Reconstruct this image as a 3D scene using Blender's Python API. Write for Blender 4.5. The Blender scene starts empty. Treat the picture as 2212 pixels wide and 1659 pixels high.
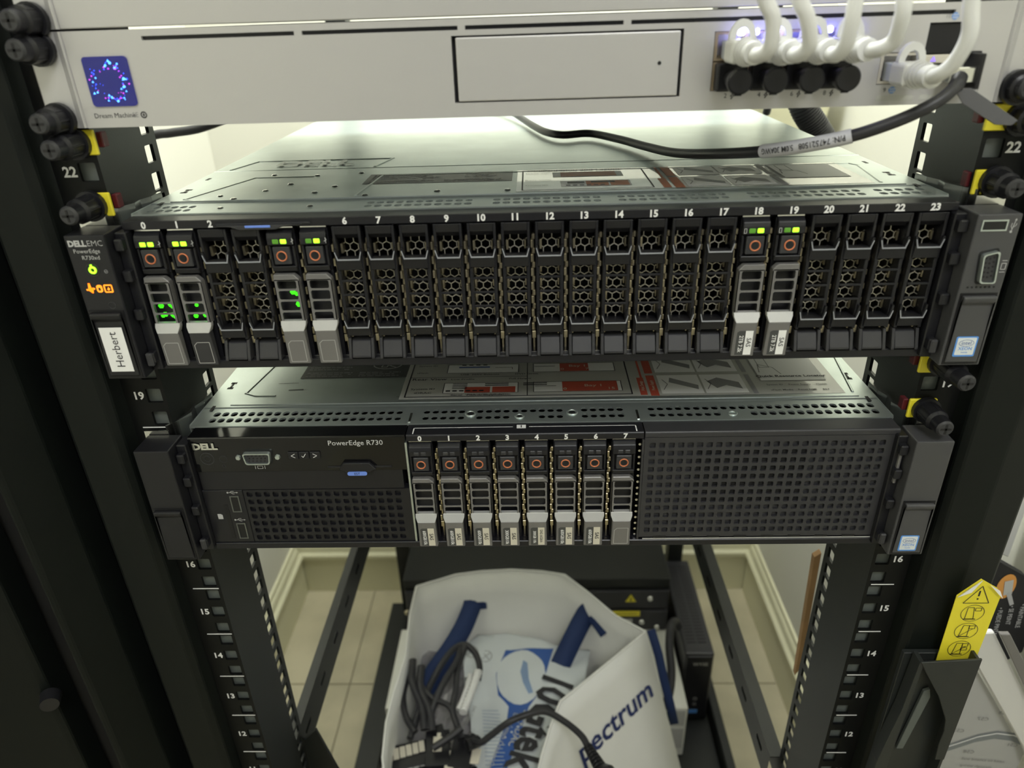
import bpy, bmesh, math, random
from mathutils import Vector, Matrix, Euler
random.seed(7)
S = 0.001                      # all builder coordinates are in millimetres
U = 44.45
C = bpy.context.scene.collection
R = math.radians

# ------------------------------------------------------------------ camera
cam_d = bpy.data.cameras.new('camera'); cam = bpy.data.objects.new('camera', cam_d); C.objects.link(cam)
cam.location = (0.00074, -0.37871, 1.0445)
cam.rotation_euler = (R(62.6698), R(1.6977), R(1.3100))
cam_d.sensor_width = 36; cam_d.lens = 25.09; cam_d.clip_start = 0.01
cam_d.dof.use_dof = True; cam_d.dof.focus_distance = 0.46; cam_d.dof.aperture_fstop = 7.5
bpy.context.scene.camera = cam
# ------------------------------------------------------------------ light and exposure
sc = bpy.context.scene
sc.view_settings.view_transform = 'Standard'; sc.view_settings.look = 'None'
sc.view_settings.gamma = 1; sc.view_settings.use_curve_mapping = False
sc.view_settings.exposure = 0.0
w = bpy.data.worlds.new('world'); sc.world = w; w.use_nodes = True
w.node_tree.nodes['Background'].inputs[0].default_value = (0.93, 0.96, 1.0, 1)
w.node_tree.nodes['Background'].inputs[1].default_value = 0.15
def area(name, loc, size, power, rot=(0,0,0), col=(1,1,1), sy=None):
    l = bpy.data.lights.new(name, 'AREA'); l.size = size; l.energy = power; l.color = col
    if sy: l.shape = 'RECTANGLE'; l.size_y = sy
    o = bpy.data.objects.new(name, l); C.objects.link(o); o.location = loc; o.rotation_euler = rot
    return o
area('ceiling_light_rear', (0.0, 0.50, 2.03), 0.5, 29, col=(0.97, 1.0, 0.98), sy=0.35)
area('ceiling_light_front', (0.30, -1.10, 2.03), 0.6, 17, col=(0.97, 0.985, 1.0), sy=0.6)

# ------------------------------------------------------------------ materials
def mat(name, col, rough=0.5, metal=0.0, bump=0.0, bscale=400, var=0.0, vscale=20, emit=None, es=1.0, alpha=1.0, trans=0.0, spec=0.5, coat=0.0):
    m = bpy.data.materials.new(name); m.use_nodes = True
    nt = m.node_tree; b = nt.nodes['Principled BSDF']
    b.inputs['Base Color'].default_value = (*col, 1); b.inputs['Roughness'].default_value = rough
    b.inputs['Metallic'].default_value = metal; b.inputs['Specular IOR Level'].default_value = spec
    b.inputs['Coat Weight'].default_value = coat
    if trans: b.inputs['Transmission Weight'].default_value = trans
    if alpha < 1: b.inputs['Alpha'].default_value = alpha
    if emit: b.inputs['Emission Color'].default_value = (*emit, 1); b.inputs['Emission Strength'].default_value = es
    if bump or var:
        tc = nt.nodes.new('ShaderNodeTexCoord')
    if bump:
        n = nt.nodes.new('ShaderNodeTexNoise'); n.inputs['Scale'].default_value = bscale; n.inputs['Detail'].default_value = 3
        bp = nt.nodes.new('ShaderNodeBump'); bp.inputs['Strength'].default_value = bump; bp.inputs['Distance'].default_value = 0.0006
        nt.links.new(tc.outputs['Object'], n.inputs['Vector']); nt.links.new(n.outputs['Fac'], bp.inputs['Height']); nt.links.new(bp.outputs['Normal'], b.inputs['Normal'])
    if var:
        n2 = nt.nodes.new('ShaderNodeTexNoise'); n2.inputs['Scale'].default_value = vscale; n2.inputs['Detail'].default_value = 5
        cr = nt.nodes.new('ShaderNodeValToRGB')
        cr.color_ramp.elements[0].position = 0.35; cr.color_ramp.elements[1].position = 0.68
        cr.color_ramp.elements[0].color = (*[c*(1-var) for c in col], 1); cr.color_ramp.elements[1].color = (*[min(1,c*(1+var)) for c in col], 1)
        nt.links.new(tc.outputs['Object'], n2.inputs['Vector']); nt.links.new(n2.outputs['Fac'], cr.inputs['Fac']); nt.links.new(cr.outputs['Color'], b.inputs['Base Color'])
    return m
M = dict(
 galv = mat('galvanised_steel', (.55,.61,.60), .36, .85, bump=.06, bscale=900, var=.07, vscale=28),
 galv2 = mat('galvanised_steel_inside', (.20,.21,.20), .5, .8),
 silver = mat('silver_painted_aluminium', (.55,.54,.54), .38, .30, bump=.08, bscale=2500),
 black = mat('black_powder_coat', (.0095,.0115,.0105), .42, 0, bump=.10, bscale=1800, var=.12, vscale=9),
 post = mat('black_post_paint', (.0060,.0080,.0070), .5, spec=.22, bump=.10, bscale=1800),
 right_post = mat('satin_black_post_paint', (.020,.023,.023), .40, bump=.10, bscale=1800),
 flange = mat('shaded_rail_front', (.0045,.005,.005), .5, spec=.25),  # rail front darker than the web: its shade is put into the colour
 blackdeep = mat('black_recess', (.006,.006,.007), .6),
 holeback = mat('lit_hole_and_grip_grey', (.12,.135,.125), .5),  # lit look of the hole interior put into the colour; grip shares it
 plastic = mat('black_plastic', (.0125,.0125,.0155), .34, spec=.38, bump=.05, bscale=2600),
 plastic2 = mat('dark_grey_plastic', (.036,.036,.040), .38, spec=.4, bump=.07, bscale=3000),
 earR = mat('lit_right_ear_plastic', (.060,.060,.064), .42, bump=.07, bscale=3000),  # paler than the left ear: the bright room's reflection is coloured in
 gloss = mat('glossy_black_plastic', (.004,.004,.005), .10, coat=.15, spec=.4),
 grey = mat('grey_handle_plastic', (.19,.185,.185), .36, .25, bump=.05, bscale=3000),
 grey2 = mat('lit_handle_and_trim_grey', (.50,.50,.50), .34, .3),  # handle edge is the handle plastic with light on its slope coloured in
 edge = mat('pale_plastic_edge', (.30,.31,.34), .35),
 brass = mat('zinc_yellow_metal', (.50,.44,.30), .32, .9, var=.2, vscale=120),
 hexm = mat('hex_mesh_metal', (.52,.49,.41), .38, .6),
 steel = mat('bright_steel', (.72,.72,.70), .22, 1.0),
 white = mat('white_print', (.80,.80,.80), .5),
 dimwhite = mat('faded_white_print', (.50,.50,.50), .5),
 ink = mat('black_ink', (.02,.02,.025), .5),
 inkgrey = mat('grey_ink', (.26,.26,.27), .5),
 copper = mat('orange_release_ring', (.62,.20,.09), .35, .3),
 ledg = mat('green_led', (.3,.9,.05), .4, emit=(.42,1.0,.02), es=1.6),
 ledg2 = mat('green_led_low', (.06,.16,.02), .4, emit=(.10,.35,.02), es=.45),
 ledgi = mat('green_lit_interior', (.03,.3,.02), .4, emit=(.07,1.0,.01), es=.9),
 ledo = mat('amber_icon', (.9,.3,.03), .4, emit=(1.0,.24,.01), es=1.5),
 ledw = mat('white_port_led', (.9,.9,1), .4, emit=(.45,.45,1.0), es=60),
 ledb = mat('blue_port_glow', (.2,.2,.9), .4, emit=(.15,.15,1.0), es=50),
 yellow = mat('yellow_plastic', (.86,.74,.04), .42),
 red = mat('dark_red_plastic', (.09,.006,.010), .45),
 cable_w = mat('white_cable_jacket', (.72,.72,.71), .42),
 cable_k = mat('black_cable_jacket', (.022,.022,.026), .42),
 stickerw = mat('white_label_paper', (.88,.88,.88), .45),
 stickerg = mat('grey_label_paper', (.55,.55,.52), .22, coat=.8),
 stickerk = mat('black_label', (.06,.063,.063), .4),
 cream = mat('cream_label', (.66,.62,.52), .5),
 redp = mat('red_print', (.52,.085,.05), .5),
 bluep = mat('blue_print', (.03,.10,.36), .5),
 bluest = mat('blue_sticker', (.10,.30,.75), .4),
 blueled = mat('blue_tab_plastic', (.16,.28,.80), .4),
 clearp = mat('clear_plastic',(.62,.66,.72),.2),
 wall = mat('cream_wall_paint', (.70,.69,.60), .6, bump=.03, bscale=200),
 trim = mat('cream_gloss_trim', (.66,.64,.44), .35),
 tile = mat('beige_floor_tile', (.44,.40,.27), .45, var=.10, vscale=14, bump=.05, bscale=60),
 grout = mat('tile_grout', (.27,.24,.16), .8),
 fabric = mat('white_tote_fabric', (.86,.86,.83), .75, bump=.25, bscale=1500, var=.03, vscale=9),
 navy = mat('navy_strap_fabric', (.008,.028,.11), .7, bump=.3, bscale=2000),
 polybag = mat('white_plastic_packet', (.62,.66,.68), .28, bump=.3, bscale=60),
 screenb = mat('dark_blue_screen', (.01,.012,.12), .12, emit=(.012,.015,.20), es=.45),
 dotb = mat('blue_screen_dot', (.1,.2,1), .3, emit=(.02,.06,1.0), es=4),
 dotc = mat('cyan_screen_dot', (.1,.5,1), .3, emit=(.08,.32,1.0), es=3),
 dotm = mat('magenta_screen_dot', (.8,.1,.6), .3, emit=(.35,.03,.75), es=1.3),
)
# ------------------------------------------------------------------ mesh helpers
class MB:
    def __init__(s): s.v = []; s.f = []; s.sm = []
    def add(s, vs, fs, smooth=False):
        o = len(s.v); s.v += [tuple(v) for v in vs]; s.f += [tuple(i+o for i in f) for f in fs]; s.sm += [smooth]*len(fs); return s
    def box(s, x0,x1,y0,y1,z0,z1, bev=0, seg=1):
        if x0 > x1: x0,x1 = x1,x0
        if y0 > y1: y0,y1 = y1,y0
        if z0 > z1: z0,z1 = z1,z0
        vs = [(x,y,z) for x in (x0,x1) for y in (y0,y1) for z in (z0,z1)]
        fs = [(0,1,3,2),(4,6,7,5),(0,4,5,1),(2,3,7,6),(0,2,6,4),(1,5,7,3)]
        if bev: s._bev(vs, fs, bev, seg)
        else: s.add(vs, fs)
        return s
    def _bev(s, vs, fs, bev, seg):
        bm = bmesh.new(); bv = [bm.verts.new(v) for v in vs]
        for f in fs: bm.faces.new([bv[i] for i in f])
        bmesh.ops.bevel(bm, geom=list(bm.edges), offset=bev, segments=seg, affect='EDGES', profile=.5)
        bm.verts.index_update()
        s.add([v.co[:] for v in bm.verts], [[v.index for v in f.verts] for f in bm.faces]); bm.free()
    def prism(s, poly, ax, a, b, bev=0, seg=1):
        def P(u,v,t): return {'x':(t,u,v),'y':(u,t,v),'z':(u,v,t)}[ax]
        n = len(poly); vs = [P(u,v,a) for u,v in poly] + [P(u,v,b) for u,v in poly]
        fs = [tuple(range(n)), tuple(range(2*n-1,n-1,-1))] + [(i,i+n,(i+1)%n+n,(i+1)%n) for i in range(n)]
        bm = bmesh.new(); bv = [bm.verts.new(v) for v in vs]
        for f in fs: bm.faces.new([bv[i] for i in f])
        bmesh.ops.recalc_face_normals(bm, faces=bm.faces)
        if bev: bmesh.ops.bevel(bm, geom=list(bm.edges), offset=bev, segments=seg, affect='EDGES', profile=.5)
        bm.verts.index_update()
        s.add([v.co[:] for v in bm.verts], [[v.index for v in f.verts] for f in bm.faces]); bm.free()
        return s
    def frustum(s, p0, p1, r0, r1, n=16, caps=True, smooth=True):
        p0, p1 = Vector(p0), Vector(p1); d = (p1-p0).normalized()
        a = d.orthogonal().normalized(); b = d.cross(a)
        vs = []
        for p, r in ((p0,r0),(p1,r1)):
            for i in range(n):
                t = 2*math.pi*i/n; vs.append(p + a*r*math.cos(t) + b*r*math.sin(t))
        s.add(vs, [(i,(i+1)%n,(i+1)%n+n,i+n) for i in range(n)], smooth)
        if caps: s.add(vs[:n], [tuple(range(n-1,-1,-1))]); s.add(vs[n:], [tuple(range(n))])
        return s
    def tube(s, pts, r, n=10, sub=6, close=False, rf=None):
        P = [Vector(p) for p in pts]; path = []
        if sub > 1:
            for i in range(len(P)-1):
                p0 = P[i-1] if i else P[0]*2-P[1]; p1, p2 = P[i], P[i+1]; p3 = P[i+2] if i+2 < len(P) else P[-1]*2-P[-2]
                for k in range(sub):
                    t = k/sub; path.append(.5*((2*p1)+(p2-p0)*t+(2*p0-5*p1+4*p2-p3)*t*t+(3*p1-p0-3*p2+p3)*t**3))
            path.append(P[-1])
        else: path = P
        vs = []; m = len(path); a = None
        for i, p in enumerate(path):
            d = (path[min(i+1,m-1)]-path[max(i-1,0)]).normalized()
            if a is None: a = d.orthogonal().normalized()
            a = (a - d*a.dot(d)).normalized(); b = d.cross(a)
            rr = rf(i/(m-1)) if rf else r
            for k in range(n):
                t = 2*math.pi*k/n; vs.append(p + a*rr*math.cos(t) + b*rr*math.sin(t))
        s.add(vs, [(i*n+k, i*n+(k+1)%n, (i+1)*n+(k+1)%n, (i+1)*n+k) for i in range(m-1) for k in range(n)], True)
        s.add(vs[:n], [tuple(range(n-1,-1,-1))]); s.add(vs[-n:], [tuple(range(n))])
        return s
    def torus(s, c, ax, R0, r, n=24, k=8):
        vs = []; c = Vector(c)
        for i in range(n):
            t = 2*math.pi*i/n
            for j in range(k):
                p = 2*math.pi*j/k; rr = R0+r*math.cos(p); h = r*math.sin(p)
                q = {'y':(rr*math.cos(t),h,rr*math.sin(t)),'z':(rr*math.cos(t),rr*math.sin(t),h),'x':(h,rr*math.cos(t),rr*math.sin(t))}[ax]
                vs.append(c+Vector(q))
        s.add(vs, [(i*k+j,(i+1)%n*k+j,(i+1)%n*k+(j+1)%k,i*k+(j+1)%k) for i in range(n) for j in range(k)], True); return s
    def quad(s, a,b,c,d): return s.add([a,b,c,d], [(0,1,2,3)])
    def build(s, name, m, parent=None, loc=None, kind=None, label=None, data=None):
        me = bpy.data.meshes.new(name); me.from_pydata([(x*S,y*S,z*S) for x,y,z in s.v], [], s.f)
        me.polygons.foreach_set('use_smooth', s.sm); me.materials.append(m); me.update()
        return link(name, me, parent, loc, kind, label)
def link(name, me, parent=None, loc=None, kind=None, label=None):
    o = bpy.data.objects.new(name, me); C.objects.link(o)
    if parent: o.parent = parent
    if loc: o.location = [c*S for c in loc]
    if kind: o['kind'] = kind
    if label: o['label'] = label
    return o
def tag(o, label, cat, group=None):
    o['label'] = label; o['category'] = cat
    if group: o['group'] = group
    return o
def thing(name, label, cat, loc=(0,0,0), group=None, rotz=0):
    o = bpy.data.objects.new(name, None); C.objects.link(o); o.location = [c*S for c in loc]
    o.rotation_euler = (0,0,rotz); o.empty_display_size = .02
    return tag(o, label, cat, group)
def plate(mb, u0,u1,v0,v1, holes, mp, depth, back=False, lining=True):
    """flat sheet in (u,v) with rectangular holes; mp maps (u,v,w), w grows into the sheet"""
    us = sorted({u0,u1,*[h[0] for h in holes],*[h[1] for h in holes]}); vs = sorted({v0,v1,*[h[2] for h in holes],*[h[3] for h in holes]})
    for i in range(len(us)-1):
        j = 0
        while j < len(vs)-1:
            def inh(j): 
                cu, cv = (us[i]+us[i+1])/2, (vs[j]+vs[j+1])/2
                return any(h[0]<cu<h[1] and h[2]<cv<h[3] for h in holes)
            if inh(j): j += 1; continue
            k = j+1
            while k < len(vs)-1 and not inh(k): k += 1
            a,b,c,d = us[i],us[i+1],vs[j],vs[k]
            mb.quad(mp(a,c,0),mp(b,c,0),mp(b,d,0),mp(a,d,0))
            if back: mb.quad(mp(a,c,depth),mp(a,d,depth),mp(b,d,depth),mp(b,c,depth))
            j = k
    def walls(a,b,c,d):
        for p,q in (((a,c),(b,c)),((b,c),(b,d)),((b,d),(a,d)),((a,d),(a,c))):
            mb.quad(mp(*p,0),mp(*p,depth),mp(*q,depth),mp(*q,0))
    if lining:
        for h in holes: walls(*h)
    walls(u0,u1,v0,v1)
def cellhole(mb, u0,u1,v0,v1, a,b,c,d, r, mp, depth):
    oc = [(a+r,c),(b-r,c),(b,c+r),(b,d-r),(b-r,d),(a+r,d),(a,d-r),(a,c+r)]
    co = [(u0,v0),(u1,v0),(u1,v1),(u0,v1)]
    vs = [mp(*p,0) for p in co]+[mp(*p,0) for p in oc]+[mp(*p,depth) for p in oc]
    fs = [(0,1,5,4),(1,6,5),(1,2,7,6),(2,8,7),(2,3,9,8),(3,10,9),(3,0,11,10),(0,4,11)]
    fs += [(4+i,4+(i+1)%8,12+(i+1)%8,12+i) for i in range(8)]
    mb.add(vs, fs)
FRONT = lambda y: (lambda u,v,w: (u, y+w, v))
TOP = lambda z: (lambda u,v,w: (u, v, z-w))
def text_mesh(s, size, org, ud, vd, lift=.15, bold=0.0, align='CENTER', xs=1.0):
    cu = bpy.data.curves.new('t', 'FONT'); cu.body = s; cu.align_x = align; cu.align_y = 'CENTER'; cu.resolution_u = 2
    cu.offset = bold; cu.extrude = 0
    ob = bpy.data.objects.new('t', cu)
    me = bpy.data.meshes.new_from_object(ob)
    ud, vd = Vector(ud).normalized(), Vector(vd).normalized(); n = ud.cross(vd).normalized()
    vs = [Vector(org)+ud*v.co.x*size*xs+vd*v.co.y*size+n*lift for v in me.vertices]
    fs = [tuple(p.vertices) for p in me.polygons]
    bpy.data.objects.remove(ob); bpy.data.curves.remove(cu); bpy.data.meshes.remove(me)
    mb = MB(); mb.add(vs, fs); return mb
def text(s, size, org, ud, vd, m, parent, name='printed_text', lift=.15, bold=0.0, align='CENTER', xs=1.0, label=None):
    return text_mesh(s,size,org,ud,vd,lift,bold,align,xs).build(name, m, parent, label=label)
X, Y, Z = (1,0,0), (0,1,0), (0,0,1)
def line(mb, p, q, wd, nrm):
    p, q = Vector(p), Vector(q); s = (q-p).cross(Vector(nrm)).normalized()*wd/2
    mb.quad(p-s, q-s, q+s, p+s)
def poly_line(mb, pts, wd, nrm, closed=False):
    n = len(pts)
    for i in range(n if closed else n-1): line(mb, pts[i], pts[(i+1)%n], wd, nrm)
def rr(x0,x1,z0,z1,r,k=4):
    out = []
    for cx,cz,a0 in ((x1-r,z1-r,0),(x0+r,z1-r,90),(x0+r,z0+r,180),(x1-r,z0+r,270)):
        for i in range(k+1): t = R(a0+90*i/k); out.append((cx+r*math.cos(t), cz+r*math.sin(t)))
    return out

# ------------------------------------------------------------------ room
FZ = -60.0
XL, XR, YB, YF, CZ = -515, 445, 800, -2000, 2060
def struct(mb, name, m, parent=None): 
    o = mb.build(name, m, parent, kind='structure'); return o
fl = struct(MB().box(XL,XR,YF,YB,FZ-20,FZ-3), 'floor', M['grout'])
# floor tiles, each its own piece: staggered planks running front to back
def tile_piece(x0,x1,y0,y1):
    dz = random.uniform(-.3,.3)
    MB().box(x0+1,x1-1,y0+1,y1-1,FZ-3,FZ+dz,bev=.6).build('floor_tile', M['tile'], fl)
cols = [XL+2, -357, -57, 243, XR-2]
for i in range(4):
    off = 544 if i % 2 == 0 else 544
    ys = [YF+2] + [y for y in [off-600*k for k in range(4,-1,-1)] if y > YF+50] + [YB-2]
    for j in range(len(ys)-1): tile_piece(cols[i], cols[i+1], ys[j], ys[j+1])
struct(MB().box(XL-20,XR+20,YB,YB+20,FZ-20,CZ), 'wall_back', M['wall'])
struct(MB().box(XL-20,XL,YF,YB,FZ-20,CZ), 'wall_left', M['wall'])
struct(MB().box(XR,XR+20,YF,YB,FZ-20,CZ), 'wall_right', M['wall'])
struct(MB().box(XL-20,XR+20,YF,YB+20,CZ,CZ+20), 'ceiling', M['wall'])
prof = [(0,0),(12,0),(12,88),(16,92),(16,100),(10,106),(8,118),(4,124),(4,132),(0,134)]
struct(MB().prism([(YB-a,FZ+b) for a,b in prof],'x',XL,XR), 'baseboard_back', M['trim'])
struct(MB().prism([(XL+a,FZ+b) for a,b in prof],'y',YF,YB-16), 'baseboard_left', M['trim'])
struct(MB().prism([(XR-a,FZ+b) for a,b in prof],'y',YF,YB-16), 'baseboard_right', M['trim'])

# ------------------------------------------------------------------ the rack
RK = thing('server_rack', 'tall black steel rack that carries the mounted equipment, numbered rails', 'rack', (0,0,FZ))
def rk(mb, name, m, label=None): return mb.build(name, m, RK, loc=(0,0,-FZ), label=label)
hz = []                                              # hole heights
for u in range(8, 27):
    for d in (-15.875, 0, 15.875): hz.append(u*U+d)
ZB, ZT = 330.0, 26.5*U
def rail(sg):
    mb = MB()
    mp = FRONT(0)
    xi, xo = 225.5*sg, 251*sg; hc = 232.6*sg
    x0, x1 = min(xi,xo), max(xi,xo)
    prev = ZB
    zs = [z for z in hz if ZB+8 < z < ZT-8]
    bounds = [ZB]+[(zs[i]+zs[i+1])/2 for i in range(len(zs)-1)]+[ZT]
    for z,a,b in zip(zs,bounds,bounds[1:]):
        cellhole(mb, x0,x1,a,b, hc-4.75,hc+4.75,z-4.75,z+4.75,.6, mp, 2)
    # web going back, with a row of square holes near its rear edge
    xw = 226*sg
    WP = lambda u,v,w: (xw+w*sg, u, v)
    wb = MB(); mbw = wb
    mbw.box(xw-.2*sg, xw+1.8*sg, .2, 41, ZB, ZT)
    for z,a,b in zip(zs,bounds,bounds[1:]):
        cellhole(mbw, 41,66,a,b, 50.5,60.5,z-5,z+5,.6, WP, 2)
    r = rk(mb, 'front_rail', M['flange'])
    wb.build('rail_web', M['black'], r)
    MB().box(min(228.1*sg,250*sg),max(228.1*sg,250*sg),3.6,4.6,ZB,ZT).build('added_hole_backing', M['holeback'], r)  # added plate, its pale colour stands for light behind the holes
    for u in range(9, 26):
        xs = 242.2*sg
        if not (u in (17,18,20,21,23,24,25)):
            text_mesh(str(u), 7.4 if u > 21 else 7.2, (xs,0,u*U), X, Z, .25, bold=.03).build('unit_number', M['white'], r)
        if not (u-.5 in (17.5,20.5,23.5)):
            a, b = (227,245.5) if sg < 0 else (229,244.5)
            mk = MB(); z = (u-.5)*U
            mk.box(min(a*sg,b*sg),max(a*sg,b*sg),-.25,0,z-.35,z+.35); mk.build('unit_mark', M['white'], r)
    return r
rail(-1); rail(1)
# side frame posts that stand proud of the rails, left then right
rk(MB().prism([(-252,2),(-252,-11),(-256,-15),(-281,-15),(-283,-13),(-283,60),(-252,60)],'z',-40,1200,bev=.8), 'frame_post', M['post'])
rk(MB().prism([(252,2),(252,-11),(256,-15),(279,-15),(303,-9),(305,-7),(305,60),(252,60)],'z',-40,1200,bev=.8), 'frame_post', M['post'])
m_ = MB(); m_.box(-318,-283,12,40,-40,1200); rk(m_, 'hinge_channel', M['blackdeep'])
# swung open door at the left: stepped sheet-metal edge
dr = rk(MB().prism([(-301,-14),(-313,-39),(-316,-41),(-319,-38),(-330,10),(-301,10)],'z',-40,1200,bev=.8), 'door_frame', M['post'], label='edge of the swung open black door')
MB().prism([(-346,-37),(-349,-40),(-420,-75),(-470,-98),(-472,-90),(-420,-60),(-349,-15)],'z',-40,1200,bev=.8).build('door_panel', M['post'], dr)
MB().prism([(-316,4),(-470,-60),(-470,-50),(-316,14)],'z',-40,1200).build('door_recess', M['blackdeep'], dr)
MB().frustum((-345,-40,628),(-341,-48,628),7,6).build('door_latch', M['plastic'], dr)
# side beams that run from front to rear
def beam(x0,x1,zt,zb,sg):
    mb = MB()
    mb.box(min(x0,x1),max(x0,x1),66,690,zt-1.5,zt)
    mb.box(min(x0,x0+2*sg),max(x0,x0+2*sg),66,690,zb,zt)
    xi = x1
    BP = lambda u,v,w: (xi+w*sg, u, v)
    n = 11; y0, y1 = 66, 690; st = (y1-y0)/n
    for i in range(n):
        c = y0+st*(i+.5); mid = (zt+zb)/2
        cellhole(mb, y0+st*i,y0+st*(i+1),zb,zt-2.5, c-9,c+9,mid-2,mid+4,1.5, BP, 2)
    rk(mb, 'side_beam', M['black'])
beam(-240,-232.6,440,396,-1); beam(228,217,412,374,1)
# rear posts, base frame, bottom plate
for sg in (-1,1):
    m_ = MB(); m_.box(min(262*sg,236*sg),max(262*sg,236*sg),640,668,-40,1200)
    for k in range(24): m_.box(min(253*sg,247*sg),max(253*sg,247*sg),638.8,640,10+k*U,22+k*U)
    rk(m_, 'rear_post', M['black'])
rk(MB().prism([(-287,60),(-287,660),(-250,660),(-250,60)],'z',-40,30,bev=1.5), 'base_frame', M['black'])
rk(MB().prism([(292,60),(292,660),(278,660),(278,60)],'z',-40,30,bev=1.5), 'base_frame', M['black'])
rk(MB().box(-250,276,50,660,-10,0), 'bottom_shelf', M['black'])
rk(MB().prism([(62,395),(62,330),(130,330)],'x',-238,-234), 'gusset_plate', M['black'])
rk(MB().prism([(-241,420),(-212,452),(-196,380),(-196,330),(-241,330)],'y',64,67), 'cross_plate', M['black'])
for x in (-265,270):
  for y in (85,630): rk(MB().frustum((x,y,FZ),(x,y,-40),18,14), 'levelling_foot', M['plastic'])

# document pocket with its warning sticker
pk = thing('document_pocket', 'open black metal pocket fixed to the right rack post', 'pocket', (289,-16,500))
def pl_(mb,name,m,parent=pk): return mb.build(name,m,parent,loc=(-289,16,-500) if parent is pk else None)
bk = MB(); bk.box(252,296,-20,-16.2,420,645,bev=.4); bk.box(294.6,296.6,-31,-20,420,650); bk.box(252,296,-30,-20,420,424)
back = pl_(bk,'back_plate',M['right_post'])
pl_(MB().prism([(257,649),(296.6,652),(296.6,548),(290,548),(288.5,566),(289,580),(287,592),(277,615),(262,640)],'y',-32,-30.4,bev=.3),'front_plate',M['right_post'])
pl_(MB().prism([(249,545),(255,600),(257,648),(260,648),(259,600),(258,545),(256,430),(246,430)],'y',-31,-21.0,bev=.3),'side_fold',M['right_post'])
pl_(MB().prism([(272,610),(276,612),(278,604),(271,548),(266,548)],'y',-23,-20.5,bev=.3),'grip',M['holeback'])
st = MB()
DX, DZ = -5.0, 5.5
PS = [(273.5,640),(300,640),(300.8,700),(297,706),(284.5,714),(272.5,700)]
st.prism(PS,'y',-22.4,-22)
ys_ = st.build('warning_sticker', M['yellow']); tag(ys_, 'yellow paper warning sticker with triangle and three circled pictograms standing in the black pocket', 'sticker')
g = MB(); N = (0,-1,0); yy = -22.7
def P_(x,z): return (x+DX,yy,z+DZ)
poly_line(g,[P_(283,688),P_(299.5,688),P_(292,702.5)],.5,N,True)
g.box(286,287,yy,yy+.1,699.5,704); g.box(286,287,yy,yy+.1,696.5,697.7)
for k,(cx,cz) in enumerate(((291.5,679),(291.4,663),(291,646.5))):
    poly_line(g,[P_(cx+7.5*math.cos(R(a)),cz+7.2*math.sin(R(a))) for a in range(0,360,18)],.35,N,True)
    t = 0 if k == 0 else 1.3
    poly_line(g,[P_(cx-4,cz-5),P_(cx-4+t,cz+5),P_(cx+t,cz+5),P_(cx+1.5,cz-5)],.4,N,True)
    poly_line(g,[P_(cx+1.2,cz+2),P_(cx+5,cz+2),P_(cx+5,cz+4.6),P_(cx+1.2,cz+4.6)],.4,N,True)
    if k: line(g,P_(cx-4,cz-5),P_(cx+4,cz+2),.35,N)
    if k == 2: poly_line(g,[P_(cx+1,cz-1.4),P_(cx+5,cz-1.4),P_(cx+5,cz+1),P_(cx+1,cz+1)],.4,N,True)
    line(g,P_(cx-5,cz-5.2),P_(cx+3,cz-5.2),.7,N)
g.build('pictograms', M['ink'], ys_)
MB().prism([(272.5,700),(284.5,714),(280,704)],'y',-24.2,-23.8).build('peeled_corner', M['stickerw'], ys_)
MB().prism([(301,699),(297.5,705.6),(290,710.6),(297,703)],'y',-24.6,-24.2).build('peeled_corner', M['stickerw'], ys_)

# ------------------------------------------------------------------ thumbscrews and yellow cage nuts
def cage_nut(x, z, sg, label):
    t = thing('cage_nut', label, 'cage nut', (x,0,z), 'yellow cage nuts on the rails')
    MB().box(-8,8,-2.2,-.1,-6.2,6.2,bev=.5).build('yellow_plate', M['yellow'], t)
    m_ = MB(); m_.box(min(-6.8*sg,-10*sg),max(-6.8*sg,-10*sg),1.5,7,-3,4.5,bev=.5); m_.build('red_tab', M['red'], t)
    MB().box(-4.3,4.3,-.1,6,-4.3,4.3).build('nut_body', M['plastic'], t)
    return t
cage_nut(-231,992.8,-1,'yellow square cage nut just below the left ear of the silver gateway')
cage_nut(-232,961.2,-1,'yellow cage nut on the left rail below the number 22')
cage_nut(232,992.8,1,'yellow cage nut on the right rail half hidden by the grey pull strap')
cage_nut(234,961.5,1,'yellow cage nut on the right rail below the number 22')
cage_nut(230.5,859,1,'yellow cage nut on the right rail directly below the ear of the upper server')
cage_nut(230.5,829,1,'yellow cage nut directly above the right ear of the lower server')
def thumb_screw(x, y, z, label, ln=27, r=6.4, tilt=(0,0)):
    t = thing('thumbscrew', label, 'screw', (x,y,z), 'black rack thumbscrews')
    t.rotation_euler = (R(tilt[0]),0,R(tilt[1]))
    sh = MB(); sh.frustum((0,0,0),(0,-3,0),r+1.6,r+1.6,20); sh.frustum((0,-3,0),(0,-ln*.62,0),r,r,20,caps=False); sh.frustum((0,-ln*.62,0),(0,-ln*.7,0),r,r*.80,20,caps=False)
    sh.frustum((0,-ln*.7,0),(0,-ln,0),r*.80,r*.76,20)
    for k in range(8):
        a = k*math.pi/4; c, s_ = math.cos(a), math.sin(a)
        sh.frustum((c*r*.93,-4,s_*r*.93),(c*r*.93,-ln*.62,s_*r*.93),.9,.7,5)
    sh.build('knurled_body', M['plastic'], t)
    hd = MB(); hd.frustum((0,-ln,0),(0,-ln-1.2,0),r*.76,r*.62,20); hd.build('screw_head', M['plastic2'], t)
    cr = MB(); cr.box(-.6,.6,-ln-1.35,-ln-1,-3,3); cr.box(-3,3,-ln-1.35,-ln-1,-.6,.6); cr.build('cross_slot', M['blackdeep'], t)
    return t
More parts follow.
